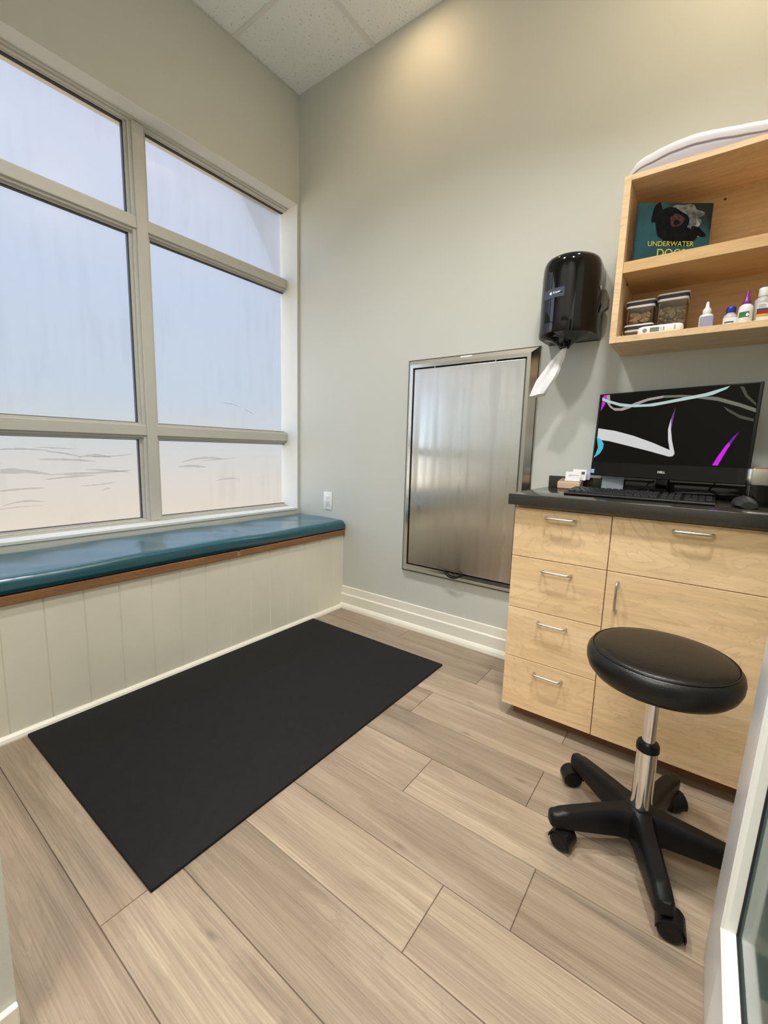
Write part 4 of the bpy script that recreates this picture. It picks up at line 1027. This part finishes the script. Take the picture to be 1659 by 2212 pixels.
def arm(ang, L):
    b = BM(); rings = []
    n = 14
    for i in range(n + 1):
        t_ = i / n; x = 0.020 + (L - 0.020) * t_
        top = 0.128 - 0.026 * t_ ** 1.3; bot = 0.052 + 0.009 * t_
        hw = 0.028 - 0.007 * t_ + 0.010 * max(0, 1 - t_ * 5) 
        if t_ > 0.93: top -= 0.004
        cz = (top + bot) / 2; hz = (top - bot) / 2
        sec = []
        for (px, pz) in ((-1, -1), (1, -1), (1.0, 0.25), (0.86, 0.72), (0.55, 1.0), (-0.55, 1.0), (-0.86, 0.72), (-1.0, 0.25)):
            sec.append((x, px * hw, cz + pz * hz))
        rings.append(sec)
    for dx, s in ((0.008, 0.94), (0.014, 0.78), (0.018, 0.5)):
        x = L + dx; rings.append([(x, yy * s, 0.081 + (zz - 0.081) * (0.55 + 0.45 * s)) for (_, yy, zz) in rings[n]])
    loft(b, rings)
    o = obj('leg', b, BLACKPL, st, smooth=True, auto=40); o.rotation_euler = (0, 0, math.radians(ang)); return o
for (ang, L), sw in zip(ARMS, SWV):
    lg = arm(ang, L)
    # caster: stem, hood and twin wheels
    r = 0.0265
    ca = BM(); tube(ca, [(0, 0, 0.040), (0, 0, 0.068)], 0.006, 10)
    hood = []
    for k in range(11):
        a = math.radians(-20 + 200 * k / 10); hood.append((0.018 + 0.030 * math.cos(a), 0.0275 + 0.030 * math.sin(a)))
    for k in range(10, -1, -1):
        a = math.radians(-20 + 200 * k / 10); hood.append((0.018 + 0.0270 * math.cos(a), 0.0275 + 0.0270 * math.sin(a)))
    prism(ca, hood, (0, -0.023, 0), (1, 0, 0), (0, 0, 1), (0, 0.046, 0))
    box(ca, 0.0, 0.030, -0.0035, 0.0035, 0.022, 0.050)
    c_ = obj('caster_hood', ca, BLACKPL, lg, smooth=True, auto=40); c_.location = (L - 0.004, 0, 0); c_.rotation_euler = (0, 0, math.radians(sw - ang))
    cw = BM()
    for s in (-1, 1):
        lathe(cw, [(0.004, s * 0.004), (r - 0.003, s * 0.004), (r, s * 0.007), (r, s * 0.018), (r - 0.003, s * 0.021), (r - 0.008, s * 0.0215), (0.0005, s * 0.0205)], (0.018, 0, r), 28, 'Y')
    w_ = obj('caster_wheel', cw, BLACKPL, lg, smooth=True, auto=40); w_.location = c_.location; w_.rotation_euler = c_.rotation_euler

# ================================================================== glazed door, swung open beside the camera
dr = empty('door_1', (2.430, -1.948, 0.004), kind='structure')
dr.rotation_euler = (0, math.radians(1.5), PI / 2)
dr.rotation_mode = 'XYZ'
DW, DH, DT = 0.893, 2.08, 0.040   # local x runs along the door (away from the hinge), local y is towards -X (room face)
# local frame: x -> world +y ; y -> world -x
dr.matrix_basis = Matrix.Translation((2.430, -1.948, 0.004)) @ Matrix.Rotation(math.radians(1.5), 4, 'Y') @ Matrix.Rotation(PI / 2, 4, 'Z')
LX0, LX1, LZ0, LZ1 = 0.17, DW - 0.172, 0.236, DH - 0.16
DOORW = mat('door_enamel', (0.84, 0.87, 0.90), 0.28)
bm = BM()
box(bm, 0, LX0, -DT, 0, 0, DH, 0.002, 2); box(bm, LX1, DW, -DT, 0, 0, DH, 0.002, 2)
box(bm, LX0, LX1, -DT, 0, 0, LZ0, 0.001, 1); box(bm, LX0, LX1, -DT, 0, LZ1, DH, 0.001, 1)
obj('door_leaf', bm, DOORW, dr, smooth=True)
bm = BM()
def frm(o, y): return [(LX0 - 0.012 + o, y, LZ0 - 0.012 + o), (LX1 + 0.012 - o, y, LZ0 - 0.012 + o), (LX1 + 0.012 - o, y, LZ1 + 0.012 - o), (LX0 - 0.012 + o, y, LZ1 + 0.012 - o)]
loft(bm, [frm(0, 0.0002), frm(0.001, 0.0045), frm(0.006, 0.0065), frm(0.010, 0.0035), frm(0.0125, 0.0035), frm(0.0165, -0.0015), frm(0.0175, -0.0170)], cap=False)
obj('glazing_bead', bm, mat('bead_vinyl', (0.78, 0.78, 0.73), 0.3), dr, smooth=True, auto=25)
bm = BM(); loft(bm, [frm(0.0150, -0.0135), frm(0.0205, -0.0135), frm(0.0205, -0.0170), frm(0.0150, -0.0170)], cap=False)
obj('gasket', bm, GASKET, dr)
bm = BM(); box(bm, LX0 + 0.001, LX1 - 0.001, -0.0230, -0.0172, LZ0 + 0.001, LZ1 - 0.001); obj('glass', bm, DOORGL, dr)
